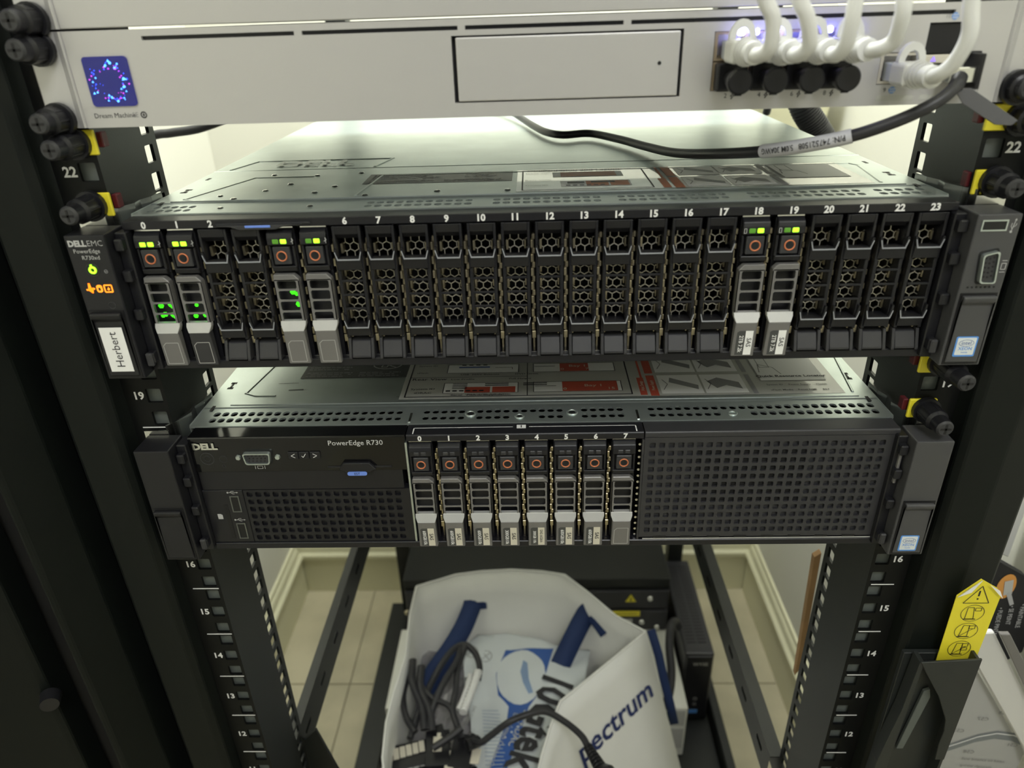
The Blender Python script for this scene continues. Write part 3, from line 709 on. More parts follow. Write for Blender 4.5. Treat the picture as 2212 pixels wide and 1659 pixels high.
# ---- populated carrier
def make_drive(lab, loc, grp, mir=1, led=None, sticker=None, w2=7.4, cd=0, ringy=0, bare=True):
    """mir=1 chamfered corner on the right, -1 on the left"""
    t = thing('drive_carrier', lab, 'drive', loc, grp)
    b = MB(); b.box(-7.4,7.4,-8.8,4,58,81.4,bev=.5); b.box(-6.8,7.2,-7.6,4,5,58)
    b.prism([(-8.8,81.6),(-11.8,79.4),(-12.6,77),(-12.6,73.2),(-8.8,72.4)],'x',-6.9,6.9,bev=.35)
    b.prism([(-8.8,62),(-12.2,61.4),(-11.6,58.6),(-8.8,57.8)],'x',-6.6,6.6,bev=.3)
    for s_ in (-1,1): b.box(min(s_*5.6,s_*6.9),max(s_*5.6,s_*6.9),-11.4,-8.6,61,72.6,bev=.3)
    b.build('carrier_body', M['plastic'], t)
    mp_ = MB(); mp_.box(-6.9,6.9,-8.7,-7.5,81.5,82.3); mp_.build('metal_edge', M['steel'], t)
    bt = MB(); bt.box(-4.6,4.6,-12.6,-8.6,62.6,72.2,bev=.35); o = bt.build('release_button', M['plastic2'], t)
    MB().torus((0,-12.8,67.3),'y',2.55,.42,28,8).build('button_ring', M['copper'], o)
    MB().frustum((0,-12.8,67.3),(0,-12.4,67.3),1.55,1.7,16).build('button_centre', M['blackdeep'], o)
    for k,dx in enumerate((-2.25,2.0)):
        m_ = MB(); m_.box(dx-1.65,dx+1.65,-13.05,-12.4,74.0,76.5,bev=.35)
        key = led[k] if led else None
        m_.build('status_light', M[key] if key else M['plastic2'], t)
    # handle: four windows, sloping light edge, flat lower panel
    h = MB(); hw = w2; yf = -13.4
    mp = lambda u,v,w: (u, yf+w, v)
    zs_ = [(49.6,52.9),(43.6,47.9),(37.4,41.8),(31.2,35.6)]
    zb_ = [29.8,36.2,42.5,48.7,54.4]
    for i,(a,b_) in enumerate(zs_):
        lo, hi = zb_[3-i], zb_[4-i]
        cellhole(h,-hw+.5,hw-.5,lo,hi,-5.2,5.2,lo+.5,hi-.6,.7,mp,.5)
    h.prism([(-hw+.5,53.5),(hw-.5,53.5),(hw-.5,54.6),(hw-3.0 if mir>0 else hw-.8,57.2),(-hw+3.0 if mir<0 else -hw+.8,57.2),(-hw+.5,54.6)],'y',yf,yf+4.5,bev=.35)
    for s_ in (-1,1): h.prism([(yf,30),(yf,53.8),(yf+4.5,53.8),(yf+4.5,30)],'x',min(s_*(hw-.5),s_*(hw-1.0)),max(s_*(hw-.5),s_*(hw-1.0)))
    ho = h.build('handle', M['grey'], t)
    e = MB(); e.prism([(-hw+.4,30.6),(-hw+.4,28.4),(-hw+1.6,25.2),(hw-1.6,25.2),(hw-.4,28.4),(hw-.4,30.6)],'y',-16.2,-10.5,bev=.25)
    # shear the light edge outwards: top flush with the handle, bottom proud
    e.v = [(x,y+(2.6*(z-25.2)/5.4 if y < -13 else 0),z) for x,y,z in e.v]
    e.build('handle_edge', M['grey2'], ho)
    p = MB(); p.prism([(-hw+1.5,25.4),(hw-1.5,25.4),(hw-1.2,4.6),(-hw+1.2,4.6)],'y',-16.0,-10.8,bev=.45); 
    p.v = [(x,y+(1.6*(25.4-z)/20.8 if y < -13 else 0),z) for x,y,z in p.v]
    po = p.build('handle_panel', M['grey'] if bare != 'dark' else M['plastic2'], ho)
    def yp(z): return -16.0+1.6*(25.4-z)/20.8
    ud = (0,1.6/20.8*-1,-1)
    if sticker:
        cap, sa = sticker
        z0, z1 = 5.6, 19.6
        k = MB(); k.add([(-4.4,yp(z1)-.12,z1),(-4.4,yp(z0)-.12,z0),(.2,yp(z0)-.12,z0),(.2,yp(z1)-.12,z1)][::1],[(0,1,2,3)])
        k.add([(-3.2,yp(z1+1)-.12,z1+.9),(-4.4,yp(z1)-.12,z1),(.2,yp(z1)-.12,z1),(.2,yp(z1)-.12,z1+.9)],[(0,1,2,3)])
        so = k.build('capacity_label', M['stickerk'], po)
        w_ = MB(); w_.add([(.2,yp(z1)-.13,z1+.9),(.2,yp(z0)-.13,z0),(4.4,yp(z0)-.13,z0),(4.4,yp(z1)-.13,z1+.9)],[(0,1,2,3)])
        wo = w_.build('interface_label', M['stickerw'] if cap.startswith('2') else M['cream'], po)
        # three levels deep at most: the lettering joins the label meshes as siblings
        text_mesh(cap,3.1 if len(cap) < 9 else 2.6,(-2.0,yp(12.6)-.12,12.6),(0,.077,-1),(1,0,0),.18,.02,'CENTER',.92 if len(cap)<9 else .9).build('capacity_text',M['white'],ho)
        text_mesh(sa,3.6 if len(sa) < 5 else 2.6,(2.3,yp(13.4)-.13,13.4),(0,.077,-1),(1,0,0),.18,.005,'CENTER').build('interface_text',M['ink'],ho)
    else:
        k = MB(); pts = [(-2.6 if mir>0 else -3.6,19.4),(-4.4,17.6),(-4.4,6.2),(4.4,6.2),(4.4,19.4)]
        poly_line(k,[(a,yp(b_)-.15,b_) for a,b_ in pts],.35,(0,-1,0),True); k.build('panel_outline', M['grey2'], po)
    # dark electronics seen through the windows
    hexmesh(-5.2,5.2,30,54,y=-5.2).build('vent_mesh', M['galv2'], t)
    return t

def build_each(mb, name, m, parent):
    for f in mb.f: MB().add([mb.v[i] for i in f],[tuple(range(len(f)))]).build(name, m, parent)
# ================= upper server
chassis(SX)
def extraX(o, ridge):
    ridge([(-193,28),(-201,33),(-180,92),(-142,92)]); ridge([(-206,27),(206,27)],1.6,.5)
    ridge([(-101,33),(-96,90),(200,90),(203,84),(196,34)],2.2,.3)
    ridge([(-217,118),(217,118)],1.4,.2)
    ridge([(-207,122),(-198,152),(-100,152),(-107,122)],2.6,.5)
    m_ = text_mesh('DELL',25,(-152,137,LID+.5),X,Y,.9,.02); m_.v = [(x,y,z) for x,y,z in m_.v]
    n_ = len(m_.v); 
    sk = MB(); sk.add(m_.v, m_.f)
    m_.build('embossed_logo', mat('pressed_steel_shade',(.36,.39,.375),.35,1.0), o)
    rv = MB()
    for x,y in ((-183,40),(-170,100),(-150,70),(-160,52),(-140,95),(-120,60),(-112,100),(-128,44),(-96,27.5+6),(-55,40),(-14,38),(-172,28+4)):
        rv.frustum((x,y,LID+.5),(x,y,LID+1.1),2.0,1.2,12)
    rv.build('rivet', M['steel'], o)
def slots(n): return n
lidX = lidmesh(SX, [(-212,-187,5,None),(-92,-32,11,None),(-22,38,11,None),(46,106,11,None),(116,178,11,None),(184,212,5,None)], extraX)
MB().frustum((-172,12,LID),(-172,12,LID+.6),1.8,1.0,12).build('rivet', M['steel'], lidX)
MB().frustum((-122,12,LID),(-122,12,LID+.6),1.8,1.0,12).build('rivet', M['steel'], lidX)
# printed labels on a lid.  u runs along x, v along y
def sheet(parent, pts, m, name, z=LID+.62): 
    return MB().add([(x,y,z) for x,y in pts],[tuple(range(len(pts)))]).build(name, m, parent)
def dashes(mb, x0,x1,y0,y1,rows,z,fill=.75,hh=.45):
    st = (y1-y0)/rows
    for r_ in range(rows):
        y = y0+st*(r_+.5); x = x0; xe = x1-(x1-x0)*random.uniform(0,.25)
        while x < xe:
            l = random.uniform(1.2,5.0); l = min(l, xe-x)
            if l > .4 and random.random() < fill+.2: mb.quad((x,y-st*hh*.5,z),(x+l,y-st*hh*.5,z),(x+l,y+st*hh*.5,z),(x,y+st*hh*.5,z))
            x += l+.7
def frame_rect(mb, x0,x1,y0,y1,wd,z):
    for a,b,c,d in ((x0,x1,y0,y0+wd),(x0,x1,y1-wd,y1),(x0,x0+wd,y0+wd,y1-wd),(x1-wd,x1,y0+wd,y1-wd)): mb.quad((a,c,z),(b,c,z),(b,d,z),(a,d,z))
def rect(mb,x0,x1,y0,y1,z): mb.quad((x0,y0,z),(x1,y0,z),(x1,y1,z),(x0,y1,z))
def warn_plate(lid, x0, x1, y0, y1):
    t = sheet(lid,[(x0,y0),(x1,y0),(x1,y1),(x0,y1)],M['stickerk'],'warning_plate')
    z = LID+.72; m_ = MB(); wd = x1-x0
    dashes(m_,x0+3,x0+wd*.5,y0+12,y1-2,5,z); dashes(m_,x0+3,x0+wd*.5,y0+1.5,y0+9.5,3,z); dashes(m_,x0+wd*.54,x1-4,y0+1.5,y0+9.5,3,z)
    m_.build('fine_print', M['inkgrey'], t, kind='stuff')
    k = MB(); cx, cy = x0+wd*.78, y0+(y1-y0)*.66
    poly_line(k,[(cx+10*math.cos(R(a)),cy+6.4*math.sin(R(a)),z) for a in range(0,360,20)],.9,Z,True)
    poly_line(k,[(cx-4,cy-3.5,z),(cx-2.4,cy+3.5,z),(cx+1,cy+3,z),(cx,cy-3.5,z)],.7,Z,True); line(k,(cx-6.5,cy+4.6,z),(cx+7,cy-4.4,z),.8,Z); line(k,(cx+2,cy,z),(cx+5,cy+2,z),1.6,Z)
    k.build('prohibition_symbol', M['dimwhite'], t)
def info_label(lid, x0, xm, x1, y0, y1, kind):
    """white service sticker: diagram field x0..xm, hot-swap field xm..x1"""
    zt = LID+.62
    t = sheet(lid,[(x0,y0),(x1,y0),(x1,y1),(x0,y1)],M['stickerg'],'service_label')
    z = LID+.74; z2 = LID+.82; z3 = LID+.9; H = y1-y0
    k = MB(); frame_rect(k,x0+3,xm,y0+2.5,y1-2,.9,z)
    wh, rd, tx = MB(), MB(), MB()
    Wd = xm-x0
    xs = x0+Wd*.55
    if kind == 'R':
        rect(k,xs-.3,xs+.3,y0+3,y1-2,z); rect(k,x0+3,xs,y0+H*.50,y0+H*.50+.5,z)
        # front view
        rect(wh,x0+28,xs-6,y0+H*.60,y0+H*.82,z); frame_rect(k,x0+28,xs-6,y0+H*.60,y0+H*.82,.5,z2)
        rect(wh,x0+28,xs-6,y0+H*.12,y0+H*.36,z); frame_rect(k,x0+28,xs-6,y0+H*.12,y0+H*.36,.5,z2)
        for i in range(6): rect(k,x0+30+i*4.5,x0+33+i*4.5,y0+H*.155,y0+H*.185,z3)
        for i in range(4): rect(k,x0+34,x0+44,y0+H*(.22+.035*i),y0+H*(.235+.035*i),z3)
        for a in (56,82): 
            for b_ in (.28,.32): rect(k,x0+a,x0+a+16,y0+H*b_,y0+H*(b_+.02),z3)
        rect(rd,xs-42,xs-25,y0+H*.13,y0+H*.26,z2); rect(rd,xs-23.5,xs-8,y0+H*.13,y0+H*.26,z2)
        bl = MB(); rect(bl,x0+36,x0+58,y0+H*.73,y0+H*.76,z3); bl.build('blue_diagram_bar',M['bluep'],t)
        for i in range(4): rect(k,x0+38+i*5,x0+41+i*5,y0+H*.79,y0+H*.81,z3)
        poly_line(k,[(x0+62,y0+H*.73,z3),(x0+74,y0+H*.73,z3),(x0+74,y0+H*.68,z3)],.4,Z)
        rect(wh,xs+4,xm-8,y0+H*.60,y0+H*.82,z); frame_rect(k,xs+4,xm-8,y0+H*.60,y0+H*.82,.5,z2)
        rect(wh,xs+4,xm-6,y0+H*.12,y0+H*.36,z); frame_rect(k,xs+4,xm-6,y0+H*.12,y0+H*.36,.5,z2)
        L = xm-xs
        rect(rd,xs+L*.33,xs+L*.62,y0+H*.61,y0+H*.81,z3); rect(rd,xs+L*.34,xm-9,y0+H*.13,y0+H*.35,z3)
        for q in (.74,.25): rect(k,xs+5,xs+L*.28,y0+H*q,y0+H*(q+.01),z3)
        def tt(s,sz,x,f,m='ink',al='LEFT'): text_mesh(s,sz,(x,y0+H*f,z2),X,Y,.14,.01,al,1.25).build('printed_text',M[m],t)
        tt('Front View',4.6,x0+7,.88); tt('Rear View',4.6,x0+5,.45); tt('System ID',3.2,x0+6,.22); tt('iDRAC',3.2,x0+9,.13); tt('Power Supplies',3,xs-40,.075)
        tt('Serial  VGA  USB 3.0  NDC',2.8,x0+34,.075); tt('Low Profile',2.8,x0+32,.44); tt('Full Height',2.8,x0+72,.44)
        tt('System ID',2.6,x0+7,.79); tt('vFlash',2.6,x0+7,.61); tt('USB  NAV Buttons',2.8,x0+38,.555); tt('DVD Drive',2.8,x0+76,.555)
        tt('Hard Drive Configurations (2.5")',4.2,xs+3,.90)
        tt('Bay 1',4.6,xs+L*.42,.74,'cream'); tt('0',4.2,xs+L*.335,.66,'cream'); tt('7',4.2,xs+L*.585,.66,'cream')
        tt('Bay 1',4.6,xs+L*.55,.25,'cream'); tt('0',4.2,xs+L*.345,.18,'cream'); tt('15',4.2,xm-16,.18,'cream')
    else:
        rect(wh,x0+22,xm-14,y0+H*.60,y0+H*.84,z); rect(rd,x0+27,xm-18,y0+H*.61,y0+H*.83,z2)
        rect(wh,x0+26,xm-12,y0+H*.16,y0+H*.40,z); rect(rd,xm-38,xm-25,y0+H*.17,y0+H*.38,z2); rect(rd,xm-24,xm-13,y0+H*.17,y0+H*.38,z2)
        for i in range(6): rect(k,x0+29+i*4,x0+31.5+i*4,y0+H*.18,y0+H*.22,z3)
        rect(k,x0+30,x0+40,y0+H*.28,y0+H*.36,z3); rect(k,x0+44,x0+58,y0+H*.30,y0+H*.36,z3)
        def tt(s,sz,x,f,m='ink',al='LEFT'): text_mesh(s,sz,(x,y0+H*f,z2),X,Y,.14,.01,al,1.25).build('printed_text',M[m],t)
        tt('Configuration and Layout',4.6,x0+6,.93); tt('Front View',3.0,x0+5,.80); tt('Rear View',3.0,x0+5,.46); tt('System ID',2.6,x0+5,.22)
    k.build('diagram_lines', M['ink'], t)
    # hot-swap field
    f0 = xm+5; L = x1-f0
    rect(rd,f0,f0+4.5,y0+H*.02,y0+H*.42,z); rect(rd,f0+6.5,f0+12,y0+H*.0,y0+H*.47,z); rect(rd,f0+6.5,f0+12,y0+H*.52,y0+H*.98,z); rect(rd,f0+2.6,f0+4,y0+H*.42,y0+H*.98,z)
    build_each(rd,'red_diagram_block', M['redp'] if kind == 'R' else mat('orange_print',(.50,.16,.07),.5), t)
    for c_ in range(2):
        for r_ in range(2):
            a = f0+14+c_*L*.22; b_ = y0+H*(.04+.5*r_)
            rect(wh,a,a+L*.21,b_,b_+H*.43,z)
    rect(wh,f0+L*.63,x1-6,y0+H*.30,y1-3,z)
    build_each(wh,'white_diagram_field', M['stickerw'], t)
    g = MB()
    for c_ in range(2):
        for r_ in range(2):
            a = f0+14+c_*L*.22; b_ = y0+H*(.04+.5*r_); w_ = L*.21; h_ = H*.43
            g.add([(a+w_*.12,b_+h_*.62,z2),(a+w_*.3,b_+h_*.25,z2),(a+w_*.55,b_+h_*.4,z2),(a+w_*.9,b_+h_*.2,z2),(a+w_*.88,b_+h_*.55,z2),(a+w_*.4,b_+h_*.82,z2)] if c_ == 1 else
                  [(a+w_*.25,b_+h_*.6,z2),(a+w_*.9,b_+h_*.2,z2),(a+w_*.93,b_+h_*.42,z2),(a+w_*.3,b_+h_*.85,z2)], [tuple(range(6 if c_ == 1 else 4))])
            poly_line(g,[(a+2,b_+h_*.2,z2),(a+w_*.2,b_+h_*.5,z2),(a+w_*.1,b_+h_*.75,z2)],.6,Z)
    rect(g,f0+14+L*.45,f0+14+L*.475,y0+1,y0+H*.46,z); rect(g,f0+14+L*.45,f0+14+L*.475,y0+H*.52,y1-1,z)
    rect(g,f0+L*.62,f0+L*.625,y0+H*.3,y1-3,z2); rect(g,f0+L*.62,x1-6,y0+H*.29,y0+H*.305,z2)
    px = f0+L*.66   # hand holding a phone
    frame_rect(g,px,px+7,y0+H*.62,y0+H*.9,.5,z2); poly_line(g,[(px-2,y0+H*.5,z2),(px,y0+H*.7,z2),(px+9,y0+H*.62,z2),(px+12,y0+H*.45,z2)],.6,Z)
    g.build('grey_drawing', M['inkgrey'], t)
    if kind == 'R':
        text_mesh('Hot Swap',3.4,(f0+2.3,y0+H*.22,z2),(0,1,0),(-1,0,0),.14,.01).build('printed_text',M['cream'],t)
        text_mesh('Power Supply',3.2,(f0+9.3,y0+H*.23,z2),(0,1,0),(-1,0,0),.14,.01,'CENTER',.8).build('printed_text',M['cream'],t)
        text_mesh('Quick Resource Locator',4.2,((f0+L*.63+x1-6)/2,y0+H*.40,z2),X,Y,.14,.03,'CENTER',1.1).build('printed_text',M['ink'],t)
        text_mesh('System ID     Power Supply     Health',2.6,((f0+L*.63+x1-6)/2,y0+H*.20,z2),X,Y,.14,.01).build('printed_text',M['ink'],t)
        text_mesh('vFlash Media    Reset NMI     EST',2.8,((f0+L*.63+x1-6)/2,y0+H*.08,z2),X,Y,.14,.01).build('printed_text',M['ink'],t)
warn_plate(lidX,-104,-12,63,93)
info_label(lidX,-9,70,192,32,94,'X')
# front frame of the upper server
fb = MB(); fb.box(-216.5,216.5,-11,1.4,79.5+3.2,87.2,bev=.4); fbo = fb.build('number_bezel', M['plastic'], SX)
MB().box(-216.5,216.5,-11.6,2,1.2,6.2,bev=.5).build('bottom_lip', M['plastic'], SX)
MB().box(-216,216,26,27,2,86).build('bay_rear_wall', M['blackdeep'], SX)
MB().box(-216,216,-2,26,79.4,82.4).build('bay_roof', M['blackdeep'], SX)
MB().box(-216,216,-7,26,4.4,6.5).build('bay_floor', M['plastic'], SX)
MB().box(-214,214,-8.4,-8,6.5,7.1).build('bay_floor_edge', M['steel'], SX)
P0 = 17.81; X0 = -204.8
for i in range(24):
    if 3 <= i <= 5: continue
    text_mesh(str(i),5.0,(X0+P0*i,-11,84.9),X,Z,.15,.04).build('bay_number',M['white'],fbo)
# service tag slot with a blue tab under numbers 3 to 5
m_ = MB(); m_.box(-166,-116,-11.9,-10.9,84.5,85.2); m_.prism([(-158,83.6),(-153,82),(-134,82),(-129,83.8),(-120,84.4),(-166,84.4)],'y',-13.6,-10.9,bev=.2); tb_ = m_.build('pull_tab', M['plastic2'], SX)
MB().box(-150,-136.5,-14,-13.5,83.1,84.4,bev=.2).build('blue_tab', M['blueled'], tb_)
dm = divider_mesh().build('bay_divider', M['brass'], SX, loc=(X0+P0*.5,0,0))
for i in range(1,23):
    o = dm.copy(); C.objects.link(o); o.parent = SX; o.location = ((X0+P0*(i+.5))*S,0,0)
# drives and blanks
full = {0:(1,('ledg','ledg')),1:(1,('ledg','ledg')),4:(1,('ledg2','ledg')),5:(1,('ledg2','ledg')),18:(-1,('ledg2','ledg')),19:(-1,('ledg2','ledg'))}
gX = 'drive carriers of the upper server'
bl0 = None
NW = 'zero one two three four five six seven eight nine ten eleven twelve thirteen fourteen fifteen sixteen seventeen eighteen nineteen twenty twenty-one twenty-two twenty-three'.split()
for i in range(24):
    loc = (X0+P0*i,0,ZX)
    if i in full:
        mir, led = full[i]
        if i in (18,19): lab = 'grey drive carrier with a 2TB label under the printed number %s, upper server' % NW[i]
        elif i in (0,1): lab = 'grey drive carrier with two bright green lights under the printed number %s, upper server' % NW[i]
        elif i == 4: lab = 'unlabelled grey drive carrier right below the blue tab end, green glow in one window'
        else: lab = 'unlabelled grey drive carrier directly left of the blank numbered six, upper server'
        d = make_drive(lab, loc, gX, mir, led, ('2TB 7.2k','SAS') if i > 10 else None, bare='dark' if i == 1 else True)
        if i in (0,1,4):
            gl = MB()
            spots = {0:[(-4.2,33),(-2.6,33.8),(1.8,33.4),(3.0,32.8),(-3.8,39),(1.8,39.6),(2.8,38.8)],1:[(-3.2,32.6),(2.4,33),(-1.4,39)],4:[(.8,45.6),(2.8,44.4),(3,38.4)]}[i]
            for (gx,gz) in spots:
                rr_ = random.uniform(1.1,1.9); gl.prism([(gx+rr_*math.cos(R(60*k)),gz+rr_*math.sin(R(60*k))) for k in range(6)],'y',-8.3,-7.8)
            gl.build('lit_circuit_light', M['ledgi'], d)
        sym = MB()
        if i < 10: poly_line(sym,[(6.0,-12.9,75),(7.2,-12.3,75.6),(6.6,-12.6,77),(6.8,-12.5,73.8)],.25,(0,-1,0))
        else: poly_line(sym,[(-6.4,-12.8,74),(-5.2,-12.8,74),(-5.2,-12.8,76.4),(-6.4,-12.8,76.4)],.25,(0,-1,0),True)
        sym.build('drive_symbol', M['dimwhite'], d)
    else:
        lab = 'empty black drive blank under the printed number %s, upper server' % NW[i]
        if i == 2: lab = 'empty black drive blank under the printed number two, upper server'
        if i == 3: lab = 'empty black drive blank between the one numbered two and the unlabelled grey carrier'
        if bl0 is None: bl0 = make_blank(lab, loc)
        else:
            o = copy_tree(bl0); o.location = [c*S for c in loc]; o['label'] = lab
# ears of the upper server
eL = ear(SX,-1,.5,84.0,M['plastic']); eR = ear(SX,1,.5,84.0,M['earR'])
bracket(SX,-1); bracket(SX,1)
ye = -24.0
def et(s,size,x,z,parent,m='dimwhite',bold=0,ud=X,vd=Z,al='CENTER',xs=1.0): text_mesh(s,size,(x,ye,z),ud,vd,.15,bold,al,xs).build('printed_text',M[m],parent)
et('DELL',4.3,-234.8,79.6,eL,bold=.05); et('EMC',4.3,-225.4,79.6,eL,bold=-.012)
et('PowerEdge',3.1,-230.8,75.6,eL); et('R730xd',3.1,-229.6,72.1,eL)
m_ = MB(); m_.torus((-230.6,-24.1,65.6),'y',3.5,.18,28,6); m_.build('button_rim',M['plastic2'],eL)
m_ = MB(); m_.torus((-230.6,-24.3,65.6),'y',1.55,.62,24,8); m_.box(-231.2,-230.4,-24.8,-24,66.6,68.6); m_.build('power_light',M['ledg'],eL)
m_ = MB(); m_.torus((-223.8,-24.1,64.6),'y',.9,.14,16,5); m_.box(-224.4,-223.2,-24.25,-24.1,64.4,64.7); m_.build('information_symbol',M['inkgrey'],eL)
def ic(mb,pts,wd=.75,closed=False): poly_line(mb,[(x,-24.3,z) for x,z in pts],wd,(0,-1,0),closed)
m_ = MB()
ic(m_,[(-237.2,54.8),(-235.6,54.8),(-235.0,58.4),(-234.3,53.0),(-233.7,55.6),(-232.4,55.2)],1.0); m_.prism([(-236.3,54.5),(-234.9,56.5),(-233.3,55),(-234.6,53.2)],'y',-24.3,-24.05)
m_.prism(rr(-231.6,-228.4,53.2,57.4,1.3),'y',-24.3,-24.05)
ic(m_,[(-227.2,53.4),(-223.2,53.4),(-223.2,57.2),(-227.2,57.2)],.8,True); m_.prism([(-226.0,54.6),(-225.2,56.1),(-224.4,54.8),(-225.2,54.2)],'y',-24.3,-24.05)
m_.build('alert_icons',M['ledo'],eL)
MB().prism(rr(-230.6,-229.4,54.2,55.9,.5),'y',-24.4,-24.25).build('alert_icon_centre',M['plastic'],eL)
m_ = MB(); m_.torus((-226,-24,45.6),'y',1.9,.2,18,6); m_.build('screw_cover',M['plastic2'],eL)
nl = MB(); nl.prism([(-236.6,33.5),(-223.8,33.5),(-223.8,7.0),(-236.6,7.0)],'y',-25.7,-25.5); nl.build('name_label',M['stickerw'],eL,label='white label tape with a name')
text_mesh('Herbert',6.6,(-229.9,-25.7,20.3),(0,0,1),(-1,0,0),.12,.0,'CENTER',.98).build('label_text',M['ink'],eL)
# right ear: usb, video port, dots, badge
def usb(parent,x0,x1,z0,z1,yy,vert=False):
    m_ = MB(); plate(m_,x0,x1,z0,z1,[(x0+.7,x1-.7,z0+.7,z1-.7)],FRONT(yy-.5),6); o = m_.build('usb_port',M['galv2'] if vert else M['galv'],parent)
    k = MB(); 
    if vert: k.box((x0+x1)/2-1.0,(x0+x1)/2+1.0,yy+.8,yy+5,z0+1.2,z1-1.2)
    else: k.box(x0+1.2,x1-1.2,yy+.8,yy+5,(z0+z1)/2-1.2,(z0+z1)/2+.6)
    k.build('usb_tongue',M['plastic2'],parent)
    MB().box(x0+.7,x1-.7,yy-.15,yy+4.6,z0+.7,z1-.7).build('usb_opening',M['blackdeep'],parent)
def usb_sym(parent,x,z,ang=0,yy=-24):
    m_ = MB(); c,s_ = math.cos(R(ang)),math.sin(R(ang))
    def q(a,b): return (x+a*c-b*s_, yy-.15, z+a*s_+b*c)
    poly_line(m_,[q(-3,0),q(3,0)],.35,(0,-1,0)); poly_line(m_,[q(-1.6,0),q(-.4,1.1),q(1.2,1.1)],.3,(0,-1,0)); poly_line(m_,[q(-.8,0),q(.4,-1.1),q(1.4,-1.1)],.3,(0,-1,0))
    m_.frustum((q(-3,0)[0],yy-.2,q(-3,0)[2]),(q(-3,0)[0],yy-.05,q(-3,0)[2]),.6,.6,10); m_.add([q(2.8,.6),q(3.8,0),q(2.8,-.6)],[(0,1,2)])
    m_.build('usb_symbol',M['dimwhite'],parent)
usb(eR,222,234.6,75.6,81.2,ye); usb_sym(eR,237.6,78,80)
def vga(parent,cx,cz,rot,yy,shell='galv'):
    """trapezoid fifteen pin socket; rot degrees in the front plane"""
    c,s_ = math.cos(R(rot)),math.sin(R(rot))
    def q(a,b): return (cx+a*c-b*s_, cz+a*s_+b*c)
    def trap(w1,w2,h): 
        out = []
        base = [(-w1,h),(w1,h),(w2,-h),(-w2,-h)]
        for i,(a,b) in enumerate(base):
            p = Vector(base[i-1]); n_ = Vector(base[(i+1)%4]); v = Vector((a,b))
            for tq in (v+(p-v).normalized()*1.3, v+((p-v).normalized()+(n_-v).normalized())*.38, v+(n_-v).normalized()*1.3): out.append(tuple(q(*tq)))
        return out
    MB().prism(trap(9.6,8.6,4.9),'y',yy-.15,yy+.4).build('port_recess',M['blackdeep'],parent)
    m_ = MB(); o_, i_ = trap(8.6,7.5,4.0), trap(7.9,6.9,3.3); n_ = len(o_)
    for i in range(n_):
        a,b,c_,d = o_[i],o_[(i+1)%n_],i_[(i+1)%n_],i_[i]
        m_.quad((a[0],yy-3,a[1]),(b[0],yy-3,b[1]),(c_[0],yy-3,c_[1]),(d[0],yy-3,d[1]))
        m_.quad((a[0],yy-3,a[1]),(a[0],yy,a[1]),(b[0],yy,b[1]),(b[0],yy-3,b[1])); m_.quad((d[0],yy-3,d[1]),(c_[0],yy-3,c_[1]),(c_[0],yy,c_[1]),(d[0],yy,d[1]))
    m_.build('video_port_shell',M[shell],parent)
    MB().prism(trap(7.7,6.7,3.1),'y',yy-1.8,yy-.3).build('video_port_insert',M['plastic2'],parent)
    h = MB()
    for r_ in range(3):
        for k in range(5):
            a,b = q((k-2)*2.45+(r_-1)*.6*(-1 if r_ else 1)*.8,(1-r_)*1.9); h.frustum((a,yy-1.95,b),(a,yy-1.75,b),.55,.55,8)
    h.build('pin_holes',M['blackdeep'],parent)
vga(eR,230.3,57.0,-84,ye)
m_ = MB()
for z in (60.5,53.5): m_.box(238.0,238.5,ye-.2,ye-.05,53.8,60.2) if False else None
poly_line(m_,[(237.4,ye-.15,55.6),(239.6,ye-.15,55.6),(239.6,ye-.15,58.8),(237.4,ye-.15,58.8)],.35,(0,-1,0),True)
line(m_,(237.2,ye-.15,54.2),(239.8,ye-.15,54.2),.35,(0,-1,0)); line(m_,(237.2,ye-.15,60.2),(239.8,ye-.15,60.2),.35,(0,-1,0)); m_.build('monitor_symbol',M['dimwhite'],eR)
m_ = MB()
for k in range(7): m_.frustum((223.6+k*2.2,ye-.1,46.2),(223.6+k*2.2,ye,46.2),.55,.55,10)
m_.build('vent_dots',M['blackdeep'],eR)
def badge(parent,x0,x1,z0,z1,yy):
    b = MB().prism(rr(x0,x1,z0,z1,.8),'y',yy-.2,yy).build('processor_badge',M['bluest'],parent)
    MB().prism(rr(x0+.8,x1-.8,z0+1.0,z1-.7,.5),'y',yy-.3,yy-.2).build('badge_field',mat('pale_badge_white',(.72,.76,.78),.4),b)
    cx = (x0+x1)/2; h = z1-z0
    text_mesh('intel',3.0,(cx,yy-.3,z0+h*.68),X,Z,.1,.0).build('badge_text',M['bluep'],b)
    text_mesh('XEON',2.6,(cx,yy-.3,z0+h*.40),X,Z,.1,.01).build('badge_text',M['bluest'],b)
    text_mesh('inside',1.5,(cx,yy-.3,z0+h*.22),X,Z,.1,.0).build('badge_text',M['bluest'],b)
    k = MB(); poly_line(k,[(cx+3.9*math.cos(R(a)),yy-.4,z0+h*.68+1.9*math.sin(R(a))) for a in range(0,360,24)],.2,(0,-1,0),True); k.build('badge_ring',M['bluep'],b)
badge(eR,224.4,235.8,7.5,19.2,-25.4)

